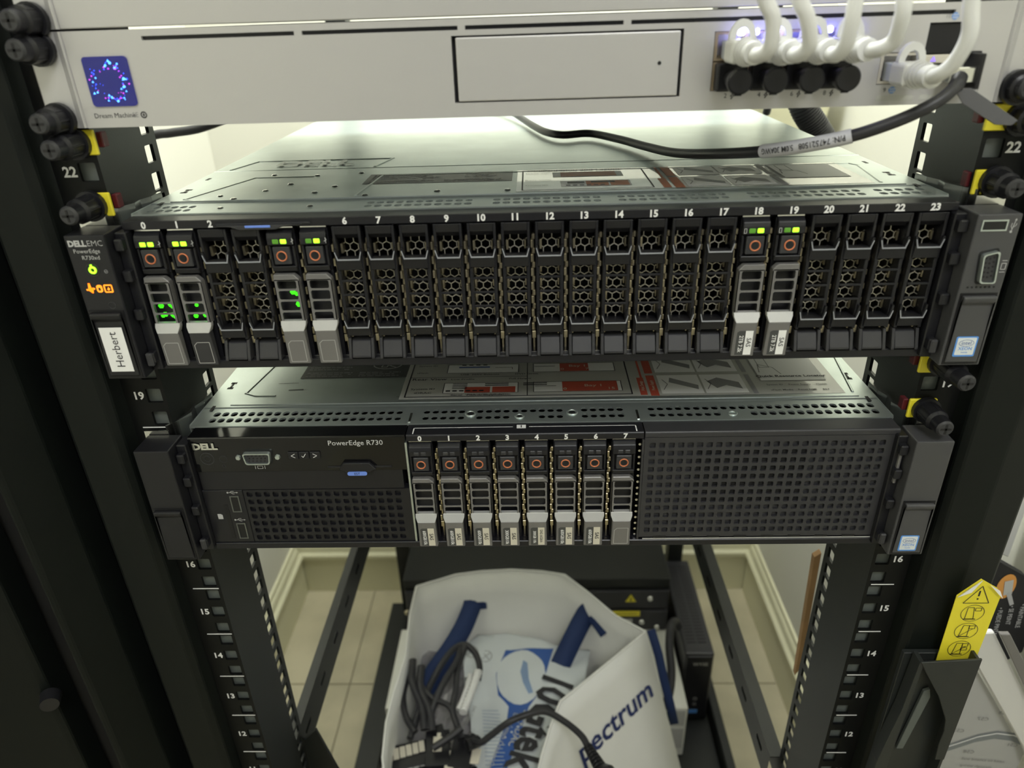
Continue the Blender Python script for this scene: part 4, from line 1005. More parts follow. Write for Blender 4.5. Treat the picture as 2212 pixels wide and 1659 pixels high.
# ================= lower server
chassis(SR)
def extraR(o, ridge):
    ridge([(-200,28),(206,28)],1.8,.5); ridge([(-188,40),(-196,44),(-189,92),(-186,118)],2.0,.6); ridge([(205,34),(214,92)],2.0,.6); ridge([(-188,40),(-175,40)],2.0,.6)
    sc_ = MB(); line(sc_,(-178,58,LID+.6),(-164,58.5,LID+.6),.5,Z); line(sc_,(-168,48,LID+.6),(-158,48.8,LID+.6),1.2,Z); line(sc_,(-92,36,LID+.6),(-84,36.5,LID+.6),.4,Z)
    sc_.build('scratch', M['plastic2'], o)
lidR = lidmesh(SR, [(-208,-84,22,None),(-72,-44,5,None),(-38,18,10,[(4,True),(5,True),(6,True)]),(28,56,5,None),(70,212,25,[(8,True),(9,True),(10,True)])], extraR)
m_ = MB()
for x in (-41,23): m_.torus((x,12.6,LID+.2),'z',3.0,.7,20,6)
m_.torus((-10,8.5,LID+.2),'z',2.4,.7,20,6); m_.torus((122,8.5,LID+.2),'z',2.4,.6,20,6); m_.build('guide_boss',M['galv'],lidR)
m_ = MB()
for x in (-41,23,-10): m_.frustum((x,12.6 if x != -10 else 8.5,LID+.05),(x,12.6 if x != -10 else 8.5,LID+.25),2.2,2.2,16)
m_.build('boss_hole',M['blackdeep'],lidR)
m_ = MB()
for x in (-78.6,63.4): m_.box(x-.7,x+.7,3,14,LID,LID+.6)
m_.build('bright_slot',M['steel'],lidR)
warn_plate(lidR,-190+25,-96+6,65,95)
info_label(lidR,-90,64,200,32,94,'R')
# left control panel
gp = MB(); gp.prism([(-11,62.2),(-11,86.4),(-10.2,87.2),(1.4,87.4),(1.4,62.2)],'x',-213.5,-79.5,bev=.2); gpo = gp.build('control_panel', M['gloss'], SR)
MB().box(-212.5,-83.4,-10.4,1,48.2,62).build('drive_bay_cover', M['plastic'], SR)
yp_ = -11.0
def pt(s,size,x,z,m='white',bold=0,al='LEFT',xs=1.0): text_mesh(s,size,(x,yp_,z),X,Z,.15,bold,al,xs).build('printed_text',M[m],gpo)
lg = text_mesh('DELL',6.0,(-203.6,yp_,81.0),X,Z,.6,.055,'CENTER',1.15); lg.build('logo_letters',M['steel'],gpo)
pt('PowerEdge R730',4.9,-127.2,82.3,'dimwhite',.008)
m_ = MB(); m_.torus((-204,yp_-.1,72.2),'y',4.2,.22,28,6); m_.torus((-204,yp_-.1,72.2),'y',2.0,.12,20,6); m_.build('power_button_rim',M['plastic2'],gpo)
m_ = MB(); m_.torus((-194.0,yp_-.1,71.8),'y',2.4,.16,20,6); m_.torus((-194.6,yp_-.1,66.8),'y',.9,.15,14,5); m_.build('information_button',M['plastic2'],gpo)
vga(gpo,-171.9,73.0,0,yp_)
for x in (-184.2,-159.6): MB().frustum((x,yp_-1.4,73),(x,yp_,73),1.5,1.9,6).build('hex_standoff',M['galv'],gpo)
m_ = MB(); poly_line(m_,[(-173.6,yp_-.15,64.4),(-170.4,yp_-.15,64.4),(-170.4,yp_-.15,66.4),(-173.6,yp_-.15,66.4)],.3,(0,-1,0),True)
for x in (-175,-169): line(m_,(x,yp_-.15,64.2),(x,yp_-.15,66.6),.3,(0,-1,0))
m_.build('monitor_symbol',M['dimwhite'],gpo)
for k,x in enumerate((-149.6,-143.0,-136.0)):
    b_ = MB().box(x-3.2,x+3.2,yp_-1.0,yp_+.2,71.6,76.6,bev=.35).build('menu_button',M['plastic'],gpo)
    m_ = MB(); q = {0:[(1.2,1.4),(-1.2,0),(1.2,-1.4)],1:[(-1.2,-.1),(-.4,-1.2),(1.4,1.5)],2:[(-1.2,1.4),(1.2,0),(-1.2,-1.4)]}[k]
    poly_line(m_,[(x+a,yp_-1.15,74.1+b) for a,b in q],.35,(0,-1,0)); m_.build('arrow_symbol',M['white'],b_)
m_ = MB(); m_.box(-129.5,-89.5,yp_-.5,yp_+.2,64.4,65.6,bev=.15); m_.prism([(-122,64.6),(-117,62.2),(-103,62.2),(-99,64.6),(-103,69),(-119,69)],'y',yp_-2.6,yp_-.1,bev=.3); tgo = m_.build('information_tag',M['plastic'],gpo)
t_ = MB().prism(rr(-117,-104.8,60.4,63.0,1.2),'y',yp_-3.2,yp_-2.5).build('blue_tab',M['blueled'],gpo); text_mesh('EST',2.4,(-110.9,yp_-3.2,61.7),X,Z,.1,0).build('tab_text',M['ink'],gpo)
# usb column and left grille
ub = MB(); ub.box(-213.4,-187.4,-10.8,1.4,6.2,47.8,bev=.3); ubo = ub.build('port_column', M['plastic'], SR)
usb(ubo,-196.4,-190.4,31.0,43.6,-10.8,True); usb(ubo,-196.4,-190.4,9.4,22.0,-10.8,True)
usb_sym(ubo,-194,46.2,0,-10.8); usb_sym(ubo,-193.4,24.6,0,-10.8)
MB().box(-201.6,-198.9,-11.0,-10.7,9.6,36.6).build('card_slot',M['blackdeep'],ubo)
m_ = MB(); m_.prism([(-207.2,25.4),(-204,25.4),(-204,28.6),(-205.2,29.4),(-207.2,29.4)],'y',-11.0,-10.75); m_.build('card_symbol',M['dimwhite'],ubo)
def grille(x0,x1,z0,z1,hx0,hx1,hz0,hz1,nx,nz,yf,m,name):
    mb = MB(); mp = FRONT(yf); px, pz = (hx1-hx0)/nx, (hz1-hz0)/nz
    for i in range(nx):
        for j in range(nz):
            a, c = hx0+px*i, hz0+pz*j
            cellhole(mb,a,a+px,c,c+pz,a+px*.17,a+px*.83,c+pz*.18,c+pz*.82,.6,mp,1.4)
    for a,b,c,d in ((x0,x1,z0,hz0),(x0,x1,hz1,z1),(x0,hx0,hz0,hz1),(hx1,x1,hz0,hz1)): mb.quad(mp(a,c,0),mp(b,c,0),mp(b,d,0),mp(a,d,0))
    plate(mb,x0,x1,z0,z1,[(x0+.01,x1-.01,z0+.01,z1-.01)],mp,6,lining=False)
    return mb.build(name,m,SR)
g1 = grille(-187,-80,6.2,47.8,-187+1,-85.2,7.0,47.2,18,7,-10.6,M['plastic'],'left_grille')
MB().box(-186,-81,-8.8,-7,7,47).build('grille_backing',M['plastic'],g1)
cap_ = MB(); cap_.prism([(-11.2,83.4),(-11.2,86.4),(-10.4,87.2),(1.4,87.4),(1.4,83.4)],'x',65.6,216,bev=.25); cap_.build('top_frame',M['plastic2'],SR)
g2 = grille(65.6,216,7.8,83.2,67.6,210,10.6,80.6,25,12,-11.0,M['plastic2'],'right_grille')
m_ = MB(); m_.box(66,215.6,-9.2,-7,8,83); bk_ = m_.build('grille_backing',M['plastic2'],g2)
dk = MB()
for i in range(12):
    for j in range(7):
        x = 67.6+5.7*(5.6+i); z = 80.6-5.83*(1.6+j); dk.box(x-1.3,x+1.3,-9.4,-9.2,z-1.2,z+1.2)
dk.build('inner_vent',M['blackdeep'],g2)
m_ = MB()
for k in range(8): m_.box(75+k*17.2,83+k*17.2,-11.25,-10.9,7.0,8.6)
m_.build('lower_notches',M['blackdeep'],SR)
MB().box(68,214,-11.3,-11.0,6.2,6.9).build('bright_edge',M['grey2'],SR)
lp = MB(); lp.box(-213.4,217,-11.8,2,1.2,6.0,bev=.5); lp.build('bottom_lip', M['plastic'], SR)
# centre bezel with bracket line and numbers
cb_ = MB(); cb_.prism([(-11,82.6),(-11,86.4),(-10.2,87.2),(1.4,87.4),(1.4,82.6)],'x',-78.8,65,bev=.25); cbo = cb_.build('number_bezel', M['plastic'], SR)
XR0, PR = -70.5, 17.76
for i in range(8): text_mesh(str(i),4.8,(XR0+PR*i,-11,84.6),X,Z,.15,.04).build('bay_number',M['white'],cbo)
m_ = MB(); zt_ = 87.45
for a,b,c,d in ((-75,-14,-3.4,-2.8),(-4,61,-3.4,-2.8),(-75,-74.3,-10,-2.8),(60.3,61,-10,-2.8)): m_.quad((a,c,zt_),(b,c,zt_),(b,d,zt_),(a,d,zt_))
m_.quad((-11.6,-5,zt_),(-6,-5,zt_),(-6,-.8,zt_),(-11.6,-.8,zt_)); m_.build('bay_bracket_line',M['white'],cbo)
text_mesh('1',3.8,(-8.8,-2.9,zt_),X,Y,.08,.03).build('bay_group_number',M['ink'],cbo)
MB().box(-78,64,26,27,2,86).build('bay_rear_wall', M['blackdeep'], SR)
MB().box(-78,64,-2,26,79.4,82.3).build('bay_roof', M['blackdeep'], SR)
MB().box(-78,64,-8,26,4.0,6.4).build('bay_floor', M['plastic'], SR)
for x in (-80.0,64.2):
    m_ = MB(); m_.box(x,x+1.2,-11.2,26,6,82); m_.build('bay_side_plate',M['galv' if x < 0 else 'plastic2'],SR)
dm = divider_mesh().build('bay_divider', M['brass'], SR, loc=(XR0+PR*.5,0,0))
for i in range(1,7):
    o = dm.copy(); C.objects.link(o); o.parent = SR; o.location = ((XR0+PR*(i+.5))*S,0,0)
m_ = MB()
for j in range(16): m_.prism([(63.2+.9*math.cos(R(a)),8+j*4.6+.9*math.sin(R(a))) for a in range(0,360,60)],'y',-8.4,-8.0)
m_.build('spring_contacts',M['steel'],SR)
gR = 'drive carriers of the lower server'
caps = ['600GB10k','600GB10k','600GB10k','300GB10k','300GB 10k','600GB10k','600GB10k',None]
for i in range(8):
    lab = 'grey %s drive carrier under the printed number %s, lower server' % (caps[i][:5],NW[i]) if caps[i] else 'grey drive carrier with a bare lower panel under the number 7 of the lower server'
    make_drive(lab,(XR0+PR*i-.4,0,ZR-.6),gR,1,None,(caps[i],'SAS 6Gb/s' if i == 4 else 'SAS') if caps[i] else None,w2=7.2)
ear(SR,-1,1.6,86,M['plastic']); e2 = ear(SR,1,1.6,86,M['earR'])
badge(e2,224.2,235.4,7.0,19.0,-25.4)
m_ = MB(); m_.box(215.8,217.4,-17,-14.5,52,76,bev=.4); m_.build('side_grip',M['grey'],SR)
bracket(SR,-1); bracket(SR,1)

# ------------------------------------------------------------------ things at the bottom of the rack
def box_thing(name,label,cat,loc): return thing(name,label,cat,loc)
# black power unit at the rear, facing forward
UP = thing('power_supply_unit','wide black power unit at the rear bottom of the rack with yellow warning labels','power unit',(0,520,0))
MB().box(-226,216,0,140,1,216,bev=1.2).build('housing',M['black'],UP)
f = MB(); f.box(-224,214,-6,0,156,194,bev=.8); f.box(-224,214,-10,0,112,154,bev=.8); fo = f.build('front_panel',M['plastic2'],UP)
lb = MB().box(118,168,-11,-10,144,155).build('yellow_label',M['yellow'],fo)
MB().box(123,163,-11.2,-11,149,150).build('label_lettering',M['ink'],lb)
k = MB(); k.prism([(143,172),(161,172),(152,188)],'y',-7,-6); k.build('warning_triangle',M['yellow'],fo)
k = MB(); k.prism([(150.6,174),(153.4,174),(152.4,182),(151.6,182)],'y',-7.2,-7); k.build('triangle_mark',M['ink'],fo)
MB().box(124,156,-11,-10,128,137).build('grey_label',M['stickerg'],fo)
k = MB(); k.frustum((184,-6,178),(184,-8,178),5,4,14); k.frustum((172,-10,130),(172,-12,130),5,4,14); k.frustum((198,-10,118),(198,-12,118),5,4,14); k.frustum((-204,-10,119),(-204,-12.5,119),6,5,14)
k.build('panel_screw',M['steel'],fo,kind='stuff')
MB().frustum((-224,-6,150),(-224,-9,150),5,4,12).build('brass_stud',M['brass'],fo)
# white device box under the bag
WB = thing('white_box','white flat device box partly hidden behind the tote bag','box',(-8,357,0))
MB().box(-230,230,0,158,1,110,bev=2,seg=2).build('casing',mat('white_device_paint',(.74,.74,.68),.45),WB)
k = MB(); k.box(188,226,-1.5,0,72,106,bev=.6); k.box(188,226,-1.5,0,20,66,bev=.6); k.build('front_flap',M['stickerg'],WB)
MB().box(190,203,-1.8,-1.5,74,104).build('front_socket',mat('dark_green_socket',(.03,.06,.04),.5),WB)
# cream disc beside the bag
rl = MB().frustum((0,0,0),(0,0,14),20,20,32).build('tape_roll',M['cream'],None,loc=(-229,322,0)); tag(rl,'cream tape roll lying left of the tote bag, half hidden by it','tape')
# slim black computer standing at the right
TC = thing('thin_client','slim black upright computer with a slotted top and a blue socket','computer',(250,425,0))
c = MB(); c.box(-23,23,0,215,1,149,bev=2.5,seg=2); tc = c.build('casing',M['plastic2'],TC)
MB().box(-20,20,-3,.5,4,145,bev=1.2,seg=2).build('front_bezel',M['plastic'],TC)
v = MB()
for j in range(26):
    for i in range(2): v.box(-16+i*17,-2+i*17,22+j*7,24.4+j*7,149,149.4)
v.build('vent_slots',M['blackdeep'],tc)
text_mesh('WYSE',9,(2,-3,129),X,Z,.3,.01).build('printed_text',M['dimwhite'],TC)
MB().box(-8,6,-3.6,-3,16,25,bev=.3).build('blue_socket',M['bluest'],TC)
k = MB(); k.torus((0,-3.2,50),'y',3,.5,16,6); k.torus((0,-3.2,38),'y',2.4,.5,16,6); k.build('audio_socket',M['inkgrey'],TC,kind='stuff')
pc = MB().tube([(224,470,160),(214,452,190),(202,430,205),(196,405,190),(196,375,160),(188,352,135),(172,340,122),(150,330,116)],6.5,12,8)
pco = pc.build('power_cord',M['cable_k'],None); tag(pco,'thick black power cord looping down left of the slim upright computer','cord'); pco.name = 'looped_cable'

# ---- tote bag
random.seed(3)
rim = [(-181,418,298),(-152,428,300),(-125,440,300),(-85,446,301),(-41,449,301),(4,445,301),(39,438,300),(71,401,300),(106,356,300),(143,327,300),
       (100,287,300),(60,250,300),(24,217,300),(11,192,287),(0,167,268),(-14,120,250),(-60,85,255),(-120,82,270),(-172,110,284),(-183,150,290),(-187,196,290),(-185,236,290),(-179,294,290),(-184,368,292)]
bot = [(-165,280,2),(-140,284,2),(-115,286,2),(-80,287,2),(-40,288,2),(0,288,2),(40,287,2),(90,286,2),(140,286,2),(190,290,2),
       (194,268,2),(165,225,2),(130,180,2),(100,140,2),(75,110,2),(30,70,2),(-60,60,2),(-120,60,2),(-160,80,2),(-165,120,2),(-168,160,2),(-168,200,2),(-168,240,2),(-168,280,2)]
n = len(rim); mb = MB(); K = 10; vs = []
for k in range(K+1):
    t = k/K
    for i in range(n):
        a, b = Vector(rim[i]), Vector(bot[i]); p = a.lerp(b,t)
        if 9 <= i <= 13 and t > 0:      # flat printed front panel between the corner and the fold
            q = Vector((51,-59,-200))*t*1.48; p2 = a+q
            if p2.z < 2: p2 = a+q*((a.z-2)/(a.z-p2.z))
            p = p2 if i <= 12 else a.lerp(Vector((75+(12-i)*14,120,2)),t)
        else:
            s_ = math.sin(t*math.pi)*4.0
            p = p+Vector((math.sin(i*2.1+k*.8)*s_*.5, math.cos(i*1.7+k*.6)*s_*.6, 0))
        vs.append(p)
fs = [(k*n+i,k*n+(i+1)%n,(k+1)*n+(i+1)%n,(k+1)*n+i) for k in range(K) for i in range(n)]
fs.append(tuple(K*n+i for i in range(n)))
mb.add(vs,fs,True)
TB = thing('tote_bag','white fabric tote bag with navy straps and a printed front, stuffed with cables','bag',(0,220,0))
BL = (0,-220,0)
bo = mb.build('bag_body',M['fabric'],TB,loc=BL); so = bo.modifiers.new('s','SOLIDIFY'); so.thickness = .0012; so.offset = 0
hem = MB()
for i in range(n):
    if i in (10,11): pass
    a, b = Vector(rim[i]), Vector(rim[(i+1)%n]); hem.frustum(a,b,1.5,1.5,6)
hem.build('rim_hem',M['fabric'],TB,loc=BL)
def strap(pts, wd, name='handle_strap'):
    m_ = MB(); L_ = []; R_ = []
    for i,p in enumerate(pts):
        p = Vector(p); d = (Vector(pts[min(i+1,len(pts)-1)])-Vector(pts[max(i-1,0)])).normalized()
        view = (Vector((0,-378,1044))-p).normalized(); s_ = d.cross(view).normalized()*wd/2
        L_.append(p-s_); R_.append(p+s_)
    vs = L_+R_; k_ = len(pts); m_.add(vs,[(i,i+1,k_+i+1,k_+i) for i in range(k_-1)],True)
    o = m_.build(name,M['navy'],TB,loc=BL); q = o.modifiers.new('s','SOLIDIFY'); q.thickness = .0016; q.offset = 0
def smooth_pts(P,sub=5):
    P = [Vector(p) for p in P]; out = []
    for i in range(len(P)-1):
        p0 = P[i-1] if i else P[0]*2-P[1]; p1,p2 = P[i],P[i+1]; p3 = P[i+2] if i+2 < len(P) else P[-1]*2-P[-2]
        for k in range(sub):
            t = k/sub; out.append(.5*((2*p1)+(p2-p0)*t+(2*p0-5*p1+4*p2-p3)*t*t+(3*p1-p0-3*p2+p3)*t**3))
    out.append(P[-1]); return out
strap(smooth_pts([(-80,428,262),(-98,424,262),(-102,412,258),(-112,380,252),(-128,345,246),(-146,315,238),(-160,285,228)]),27)
strap(smooth_pts([(98,364,262),(84,384,270),(72,394,270),(62,385,262),(48,365,248),(34,345,232),(24,330,220)]),28)
strap([(151,331,299),(162,322,262),(170,312,226),(180,306,186),(188,300,150)],12,'side_strap')
# lettering on the front panel
pu = Vector((105,100,6)).normalized(); pn = Vector((.632,-.684,.363)).normalized(); pv = pn.cross(pu).normalized()
text_mesh('pectrum',42,Vector((98,247,228)),pu,pv,1.6,.018,'CENTER',1.0).build('printed_lettering',mat('navy_print',(.015,.03,.13),.6),TB,loc=BL)

# ---- plastic packet lying in the bag
PK = thing('plastic_packet','white plastic packet with blue print and large black letters, lying in the tote bag','packet',(-30,280,225))
def ph(x,y): return 225+2.6*math.sin(x*.055+1)+2.2*math.sin(y*.045+x*.02)+1.2*math.sin((x-y)*.11)
OFF = (30,-280,-225)
out = [(-112,364),(-92,392),(-52,400),(-22,394),(30,372),(73,369),(68,343),(61,311),(40,281),(22,239),(10,182),(-4,120),(-86,120),(-84,182),(-92,246),(-104,300)]
def inside(x,y,poly):
    c = False; j = len(poly)-1
    for i in range(len(poly)):
        (x1,y1),(x2,y2) = poly[i],poly[j]
        if (y1>y) != (y2>y) and x < (x2-x1)*(y-y1)/(y2-y1)+x1: c = not c
        j = i
    return c
def draped(poly, st, lift, name, m, parent):
    bm = bmesh.new(); vs = [bm.verts.new((x,y,0)) for x,y in poly]; bm.faces.new(vs)
    for ax,rng in ((0,range(-130,90,st)),(1,range(100,410,st))):
        for v in rng:
            co = (v,0,0) if ax == 0 else (0,v,0); no = (1,0,0) if ax == 0 else (0,1,0)
            bmesh.ops.bisect_plane(bm, geom=list(bm.verts)+list(bm.edges)+list(bm.faces), plane_co=co, plane_no=no)
    bm.verts.index_update()
    m_ = MB(); m_.add([(v.co.x,v.co.y,ph(v.co.x,v.co.y)+lift) for v in bm.verts],[[v.index for v in f.verts] for f in bm.faces],True); bm.free()
    return m_.build(name,m,parent,loc=OFF if parent is PK else None)
pb = draped(out,8,0,'packet_film',M['polybag'],PK); q = pb.modifiers.new('s','SOLIDIFY'); q.thickness = .0008; q.offset = 0
draped([(-50,367),(20,367),(9,323),(-5,284),(-16,269),(-24,240),(-35,203),(-42,182),(-52,150),(-62,120),(-84,120),(-74,150),(-64,182),(-52,222),(-45,252),(-43,272),(-58,290),(-62,320)],8,.7,'blue_print',M['bluep'],pb)
draped([(-27+34*math.cos(R(a)),319+45*math.sin(R(a))) for a in range(0,360,15)],8,1.2,'white_oval',M['polybag'],pb)
draped([(-24,345),(-18,340),(-16,310),(-10,290),(-16,288),(-24,305),(-28,325)],8,1.5,'printed_figure',mat('pale_blue_print',(.22,.32,.50),.5),pb)
def dtext(s,size,x,y,ang,m,bold=0.0,xs=1.0,lift=1.7,nm='printed_text'):
    u = (math.cos(R(ang)),math.sin(R(ang)),0); v = (-u[1],u[0],0)
    t = text_mesh(s,size,(x,y,0),u,v,0,bold,'LEFT',xs); t.v = [(a,b,ph(a,b)+lift) for a,b,c in t.v]; t.build(nm,M[m],pb)
dtext('10Gtek',60,26,316,-111,'ink',.03,.82,3.6)
dtext('SFP+ DAC',13,-18,264,-111,'stickerg',.01); dtext('Direct attach Copper Cable',8.5,-33,262,-111,'stickerg')
dtext('DAC Copper Cable',6,-88,270,-104,'inkgrey')
g = MB()
for j in range(24):
    y = 262-j*5.2; x = -78+j*.6
    a,b = (x,y),(x+26+random.uniform(-6,0),y+2); g.quad((a[0],a[1],ph(*a)+1.2),(b[0],b[1],ph(*b)+1.2),(b[0],b[1]+1.3,ph(*b)+1.2),(a[0],a[1]+1.3,ph(*a)+1.2))
g.build('fine_print',mat('pale_blue_grey_print',(.33,.40,.50),.5),pb,kind='stuff')
g = MB()
for cx,cy in ((-78,350),(-98,356)):
    poly_line(g,[(cx+9*math.cos(R(a)),cy+10*math.sin(R(a)),ph(cx,cy)+1.6) for a in range(0,360,24)],.9,Z,True); line(g,(cx-6,cy-6,ph(cx,cy)+1.6),(cx+6,cy+6,ph(cx,cy)+1.6),.9,Z); line(g,(cx+5,cy-6,ph(cx,cy)+1.6),(cx-4,cy+6,ph(cx,cy)+1.6),.9,Z)
g.build('recycling_symbol',M['inkgrey'],pb)
# second, crinkled clear bag at the left of the packet
m_ = MB(); random.seed(11); nx_, ny_ = 9, 16; vs = []
for j in range(ny_+1):
    for i in range(nx_+1):
        x = -172+i*11+ (j-8)*-.5; y = 170+j*13; vs.append((x,y,212+random.uniform(-6,7)-(abs(i-4.5)**2)*.5))
m_.add(vs,[(j*(nx_+1)+i,j*(nx_+1)+i+1,(j+1)*(nx_+1)+i+1,(j+1)*(nx_+1)+i) for j in range(ny_) for i in range(nx_)])
cbg = m_.build('clear_bag',mat('crinkled_grey_film',(.30,.29,.30),.22,bump=.4,bscale=50,var=.35,vscale=30),None); tag(cbg,'crinkled dark clear plastic bag under the coiled black cables in the tote','plastic bag')
# coiled black cable bundles
CC = thing('coiled_cable','coiled black cable bundle with a white ribbed tie, at the left inside the tote','cable',(-110,270,250))
O2 = (110,-270,-250)
m_ = MB()
m_.tube([(-164,206,246),(-150,262,258),(-127,310,272),(-107,329,275),(-90,318,274),(-81,295,272),(-82,276,268)],4.2,12,8)
m_.tube([(-108,328,274),(-112,300,276),(-128,262,272),(-138,236,262),(-141,215,252)],4.2,12,8)
m_.tube([(-102,326,276),(-110,295,270),(-110,262,266),(-112,236,262),(-104,214,258),(-98,200,254)],4.2,12,8)
m_.tube([(-171,300,278),(-168,270,272),(-152,240,262),(-146,214,252)],5,12,8)
m_.tube([(-158,290,278),(-156,262,270),(-142,236,262),(-136,212,252)],5,12,8)
m_.tube([(-176,296,262),(-180,262,258),(-172,232,254),(-158,212,250)],4.2,12,8)
m_.tube([(-160,272,268),(-140,250,266),(-118,240,264),(-106,222,258)],3.6,12,8)
m_.tube([(-97,205,268),(-112,196,262),(-132,186,256)],4.2,12,8)
m_.build('cord',M['cable_k'],CC,loc=O2)
m_ = MB(); m_.tube([(-82,283,276),(-86,262,276),(-92,240,273),(-97,226,270)],4.6,10,6); m_.tube([(-92,282,270),(-95,262,270),(-100,242,268),(-104,232,266)],3.8,10,6)
for k in range(12):
    t = k/11; c_ = Vector((-82,281,276)).lerp(Vector((-97,226,270)),t); m_.frustum(c_+Vector((0,1,0)),c_+Vector((0,-1,0)),5.6,5.6,12)
m_.build('ribbed_tie',M['cable_w'],CC,loc=O2)
# block of black connectors with cream blanking plates
PB = thing('power_strip_block','black power outlet block with cream blanking tabs at the bottom of the tote','power block',(-140,185,235))
O4 = (140,-185,-235)
m_ = MB()
def rb(x,y,z,w_,d,h,ang,bev=1.0):
    b = MB(); b.box(-w_/2,w_/2,-d/2,d/2,-h/2,h/2,bev=bev); c,s_ = math.cos(R(ang)),math.sin(R(ang))
    b.v = [(x+a*c-bb*s_, y+a*s_+bb*c, z+e) for a,bb,e in b.v]; return b
for args in ((-160,192,226,74,34,22,14),(-128,194,232,30,48,30,6),(-96,190,232,30,46,28,-8),(-108,160,226,60,30,26,0),(-150,160,222,60,26,22,10),(-130,216,240,16,18,16,20),(-84,200,246,14,16,14,-30)):
    b = rb(*args); m_.add(b.v,b.f)
m_.build('outlet_body',M['plastic'],PB,loc=O4)
for k in range(6):
    b = rb(-187+k*7.6,188+k*2.6,238.5,7.0,15,2.4,14,.5); b.build('cream_tab',M['cream'],PB,loc=O4)
for k in range(5):
    b = rb(-176+k*7.6,172+k*2.4,234,7.0,8,2.4,14,.5); b.build('grey_tab',M['stickerg'],PB,loc=O4)
for x,y,z,a in ((-128,197,248.5,4),(-112,176,244,4),(-80,182,246.5,-6)):
    b = rb(x,y,z,11,20,2.4,a,.6); b2 = rb(x+.5,y+12,z,5,6,2.4,a,.4); b.add(b2.v,b2.f); b.build('cream_tab',M['cream'],PB,loc=O4)
# foreground cord with moulded strain relief
FC = thing('power_cable','black power cable arching over the packet to a ribbed plug on the bag print','cable',(0,180,285))
m_ = MB(); m_.tube([(-92,196,252),(-82,190,262),(-72,182,272),(-60,184,282),(-38,190,298),(-16,198,301),(6,198,306),(28,182,309),(46,164,309),(53,150,308)],3.9,12,8)
m_.build('cord',M['cable_k'],FC,loc=(0,-180,-285))
m_ = MB()
P0_ = Vector((52,152,308)); D_ = Vector((11,-21,-3)).normalized()
for k in range(7): c_ = P0_+D_*k*4; m_.frustum(c_,c_+D_*2.6,5.2+k*.35,5.4+k*.35,14); m_.frustum(c_+D_*2.6,c_+D_*4,4.2,4.2,12)
m_.frustum(P0_+D_*28,P0_+D_*34,8,13,16); m_.frustum(P0_+D_*34,P0_+D_*60,13,13,16)
m_.build('ribbed_plug',M['plastic'],FC,loc=(0,-180,-285))
m_ = MB(); m_.tube([(-76,196,256),(-90,188,258)],7,10,2); m_.build('cord_end',M['plastic'],FC,loc=(0,-180,-285))

# ------------------------------------------------------------------ cables and pipe behind the upper server
m_ = MB(); pts_ = [(232,330,1010),(240,330,985),(252,330,960),(266,330,942),(277,330,925),(286,330,890),(290,330,840)]
m_.tube(pts_,11,14,8); sp = smooth_pts(pts_,9)
for i in range(2,len(sp)-12,1):
    d = (sp[i+1]-sp[i]).normalized(); m_.frustum(sp[i]-d*.9,sp[i]+d*.9,12.2,12.2,14)
h_ = m_.build('corrugated_hose',M['cable_k'],None); tag(h_,'corrugated black hose curving down behind the upper server at the right','hose')
m_ = MB().tube([(238,400,1100),(239,400,1000),(240,400,955),(240,402,948)],4,10,4); o = m_.build('thin_black_cable',M['cable_k'],None); tag(o,'short straight black cable hanging left of the corrugated hose','cable')
m_ = MB().tube([(-420,300,935),(-352,300,955),(-330,300,958),(-300,300,962),(-262,300,975),(-220,300,1000)],4,10,6); o = m_.build('loose_black_cable',M['cable_k'],None); tag(o,'black cable rising behind the left rail under the silver gateway','cable')
cr_ = thing('cream_duct','cream painted duct block on the back wall behind the hose','duct',(375,700,820))
MB().prism([(-65,150),(-45,60),(-20,38),(10,30),(38,40),(52,150)],'y',0,98,bev=4,seg=2).build('duct_body',M['trim'],cr_)

# ------------------------------------------------------------------ clutter at the right of the rack
PKG = thing('pipe_foam_package','black retail package with an orange paintbrush picture, right of the yellow sticker','package',(400,115,520))
O5 = (-400,-115,-520)
sv = Vector((424-378,0,0)); 
def pq(a,b,l=0):        # a across, b down the upright card face
    return Vector((386+a, 100-l, 622-b))
m_ = MB(); cp = [(2,0),(34,20),(56,60),(56,110),(46,120),(28,100),(9,70),(-6,60)]
m_.add([pq(a,b,0) for a,b in cp]+[pq(a,b,-8) for a,b in cp],[tuple(range(8)),tuple(range(15,7,-1))]+[(i,(i+1)%8,8+(i+1)%8,8+i) for i in range(8)])
po = m_.build('package_card',M['plastic'],PKG,loc=O5)
def pqm(pts,l,name,m): 
    k = MB(); k.add([pq(a,b,l) for a,b in pts],[tuple(range(len(pts)))]); return k.build(name,m,po)
orange = mat('orange_print_spot',(.80,.36,.08),.5)
pqm([(19+8*math.cos(R(a)),30+14*math.sin(R(a))) for a in range(0,360,18)],.4,'orange_spot',orange)
pqm([(16,24),(23,22),(26,38),(19,40)],.8,'brush_bristles',M['stickerg']); pqm([(21,38),(25,37),(31,50),(28,52)],.9,'brush_handle',M['dimwhite'])
for k,(s_,a,b0) in enumerate((('PAINTABLE',39,50),('SE PEINT',30,52),('PUEDE PINTARSE',21,54))):
    text_mesh('\u2022 '+s_,5.6,pq(a,b0,.6),(.1,0,-1),(1,0,.1),.3,.01,'LEFT',.9).build('printed_text',M['dimwhite'],po)
# cream paper sheet behind the package
m_ = MB(); m_.prism([(380,612),(440,580),(440,800),(380,790)],'y',150,154,bev=1); o = m_.build('paper_bundle',M['fabric'],None); tag(o,'pale cream paper sheet leaning on the wall at the right edge','paper')
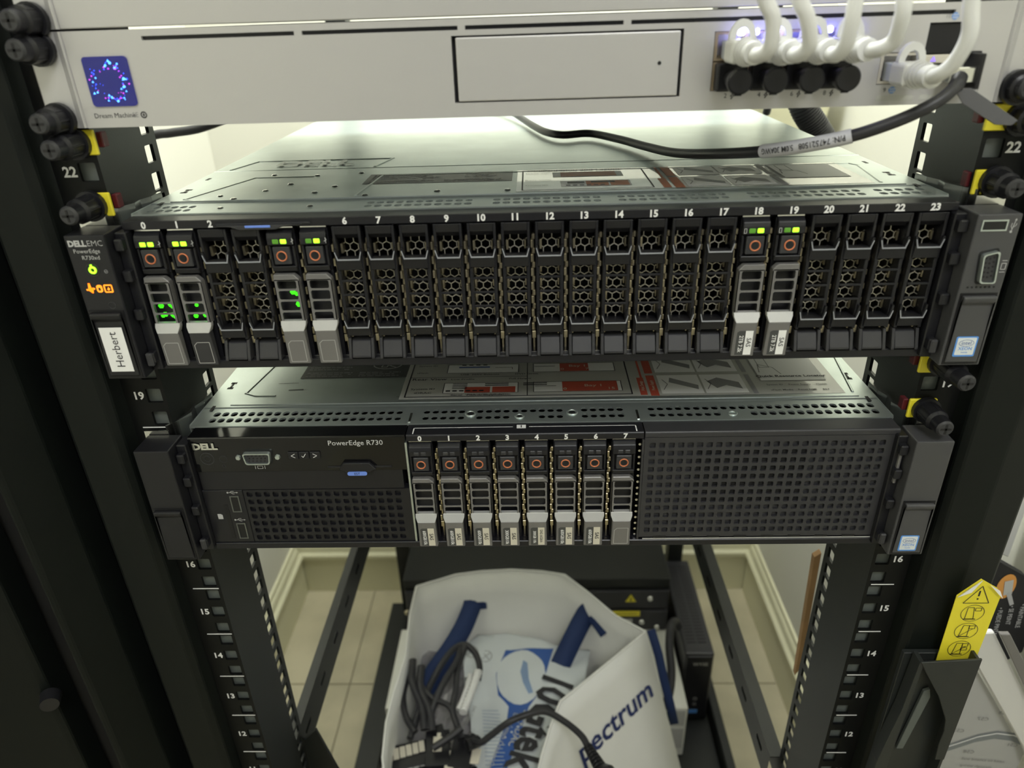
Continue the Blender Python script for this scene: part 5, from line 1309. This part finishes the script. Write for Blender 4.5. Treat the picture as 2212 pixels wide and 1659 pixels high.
# folded white sheet, clear edge and plan sheet with a printed diagram
m_ = MB(); m_.prism([(354,591),(366,592),(414,515),(443,468),(443,425),(429,452),(361,556)],'y',48,53,bev=1); o = m_.build('folded_sheet',mat('white_folded_paper',(.80,.79,.76),.6,bump=.2,bscale=40),None); tag(o,'white folded sheet slanting down at the right edge of the photo','paper')
m_ = MB(); m_.prism([(366,596),(374,596),(443,488),(443,470),(430,490),(414,517)],'y',42,46,bev=.5); o = m_.build('clear_plastic_edge',mat('smoky_clear_plastic',(.20,.19,.18),.15),None); tag(o,'smoky clear plastic edge lying along the folded white sheet','plastic sheet')
WD = MB().prism([(240.5,617),(246,622),(250,480),(246,470)],'y',110,116,bev=.3).build('wooden_batten',mat('tan_wood',(.45,.27,.13),.55,var=.15,vscale=40),None); tag(WD,'narrow tan wooden strip standing just behind the right front rail','wood')
WD.scale = (1,1,1)
FD = thing('plan_sheet','plastic covered plan sheet with a curved grey road drawing, lower right corner','document',(400,40,430))
O6 = (-400,-40,-430)
def fq(x,z,l=0): return (x, 58-l-(z-430)*.02, z)
k = MB(); cp = [(330,330),(443,330),(443,430),(430,448),(400,495),(362,552),(350,552),(330,500)]
k.add([fq(*c) for c in cp]+[fq(c[0],c[1],-2) for c in cp],[tuple(range(8)),tuple(range(15,7,-1))]+[(i,(i+1)%8,8+(i+1)%8,8+i) for i in range(8)])
fo_ = k.build('plan_paper',mat('grey_white_plan_paper',(.52,.52,.51),.3,bump=.3,bscale=35),FD,loc=O6)
k = MB(); road = [(340,432),(362,434),(378,443),(394,453),(410,458),(426,455),(441,446)]
for i in range(len(road)-1):
    a,b = road[i],road[i+1]; k.quad(fq(a[0],a[1]-8,.4),fq(b[0],b[1]-8,.4),fq(b[0],b[1]+3,.4),fq(a[0],a[1]+3,.4))
k.build('road_drawing',mat('grey_road_print',(.25,.27,.28),.5),fo_)
k = MB(); poly_line(k,[fq(*r_,.8) for r_ in road],1.4,(0,-1,0)); k.build('road_line',M['stickerw'],fo_)
for s_,x,z in (('C57',392,478),('C58',408,486),('C57',375,462),('C58',392,432),('C51',428,442)):
    text_mesh(s_,6,fq(x,z,.6),(-1,0,.1),Z,-.4,0).build('printed_text',M['inkgrey'],fo_)
for s_,x,z in (('need to extend wall',408,420),('through wiring',404,411),('tie C57',408,505),('tie C57',410,499)):
    text_mesh(s_,5,fq(x,z,.6),(-1,0,.12),Z,-.4,0).build('printed_text',M['inkgrey'],fo_)
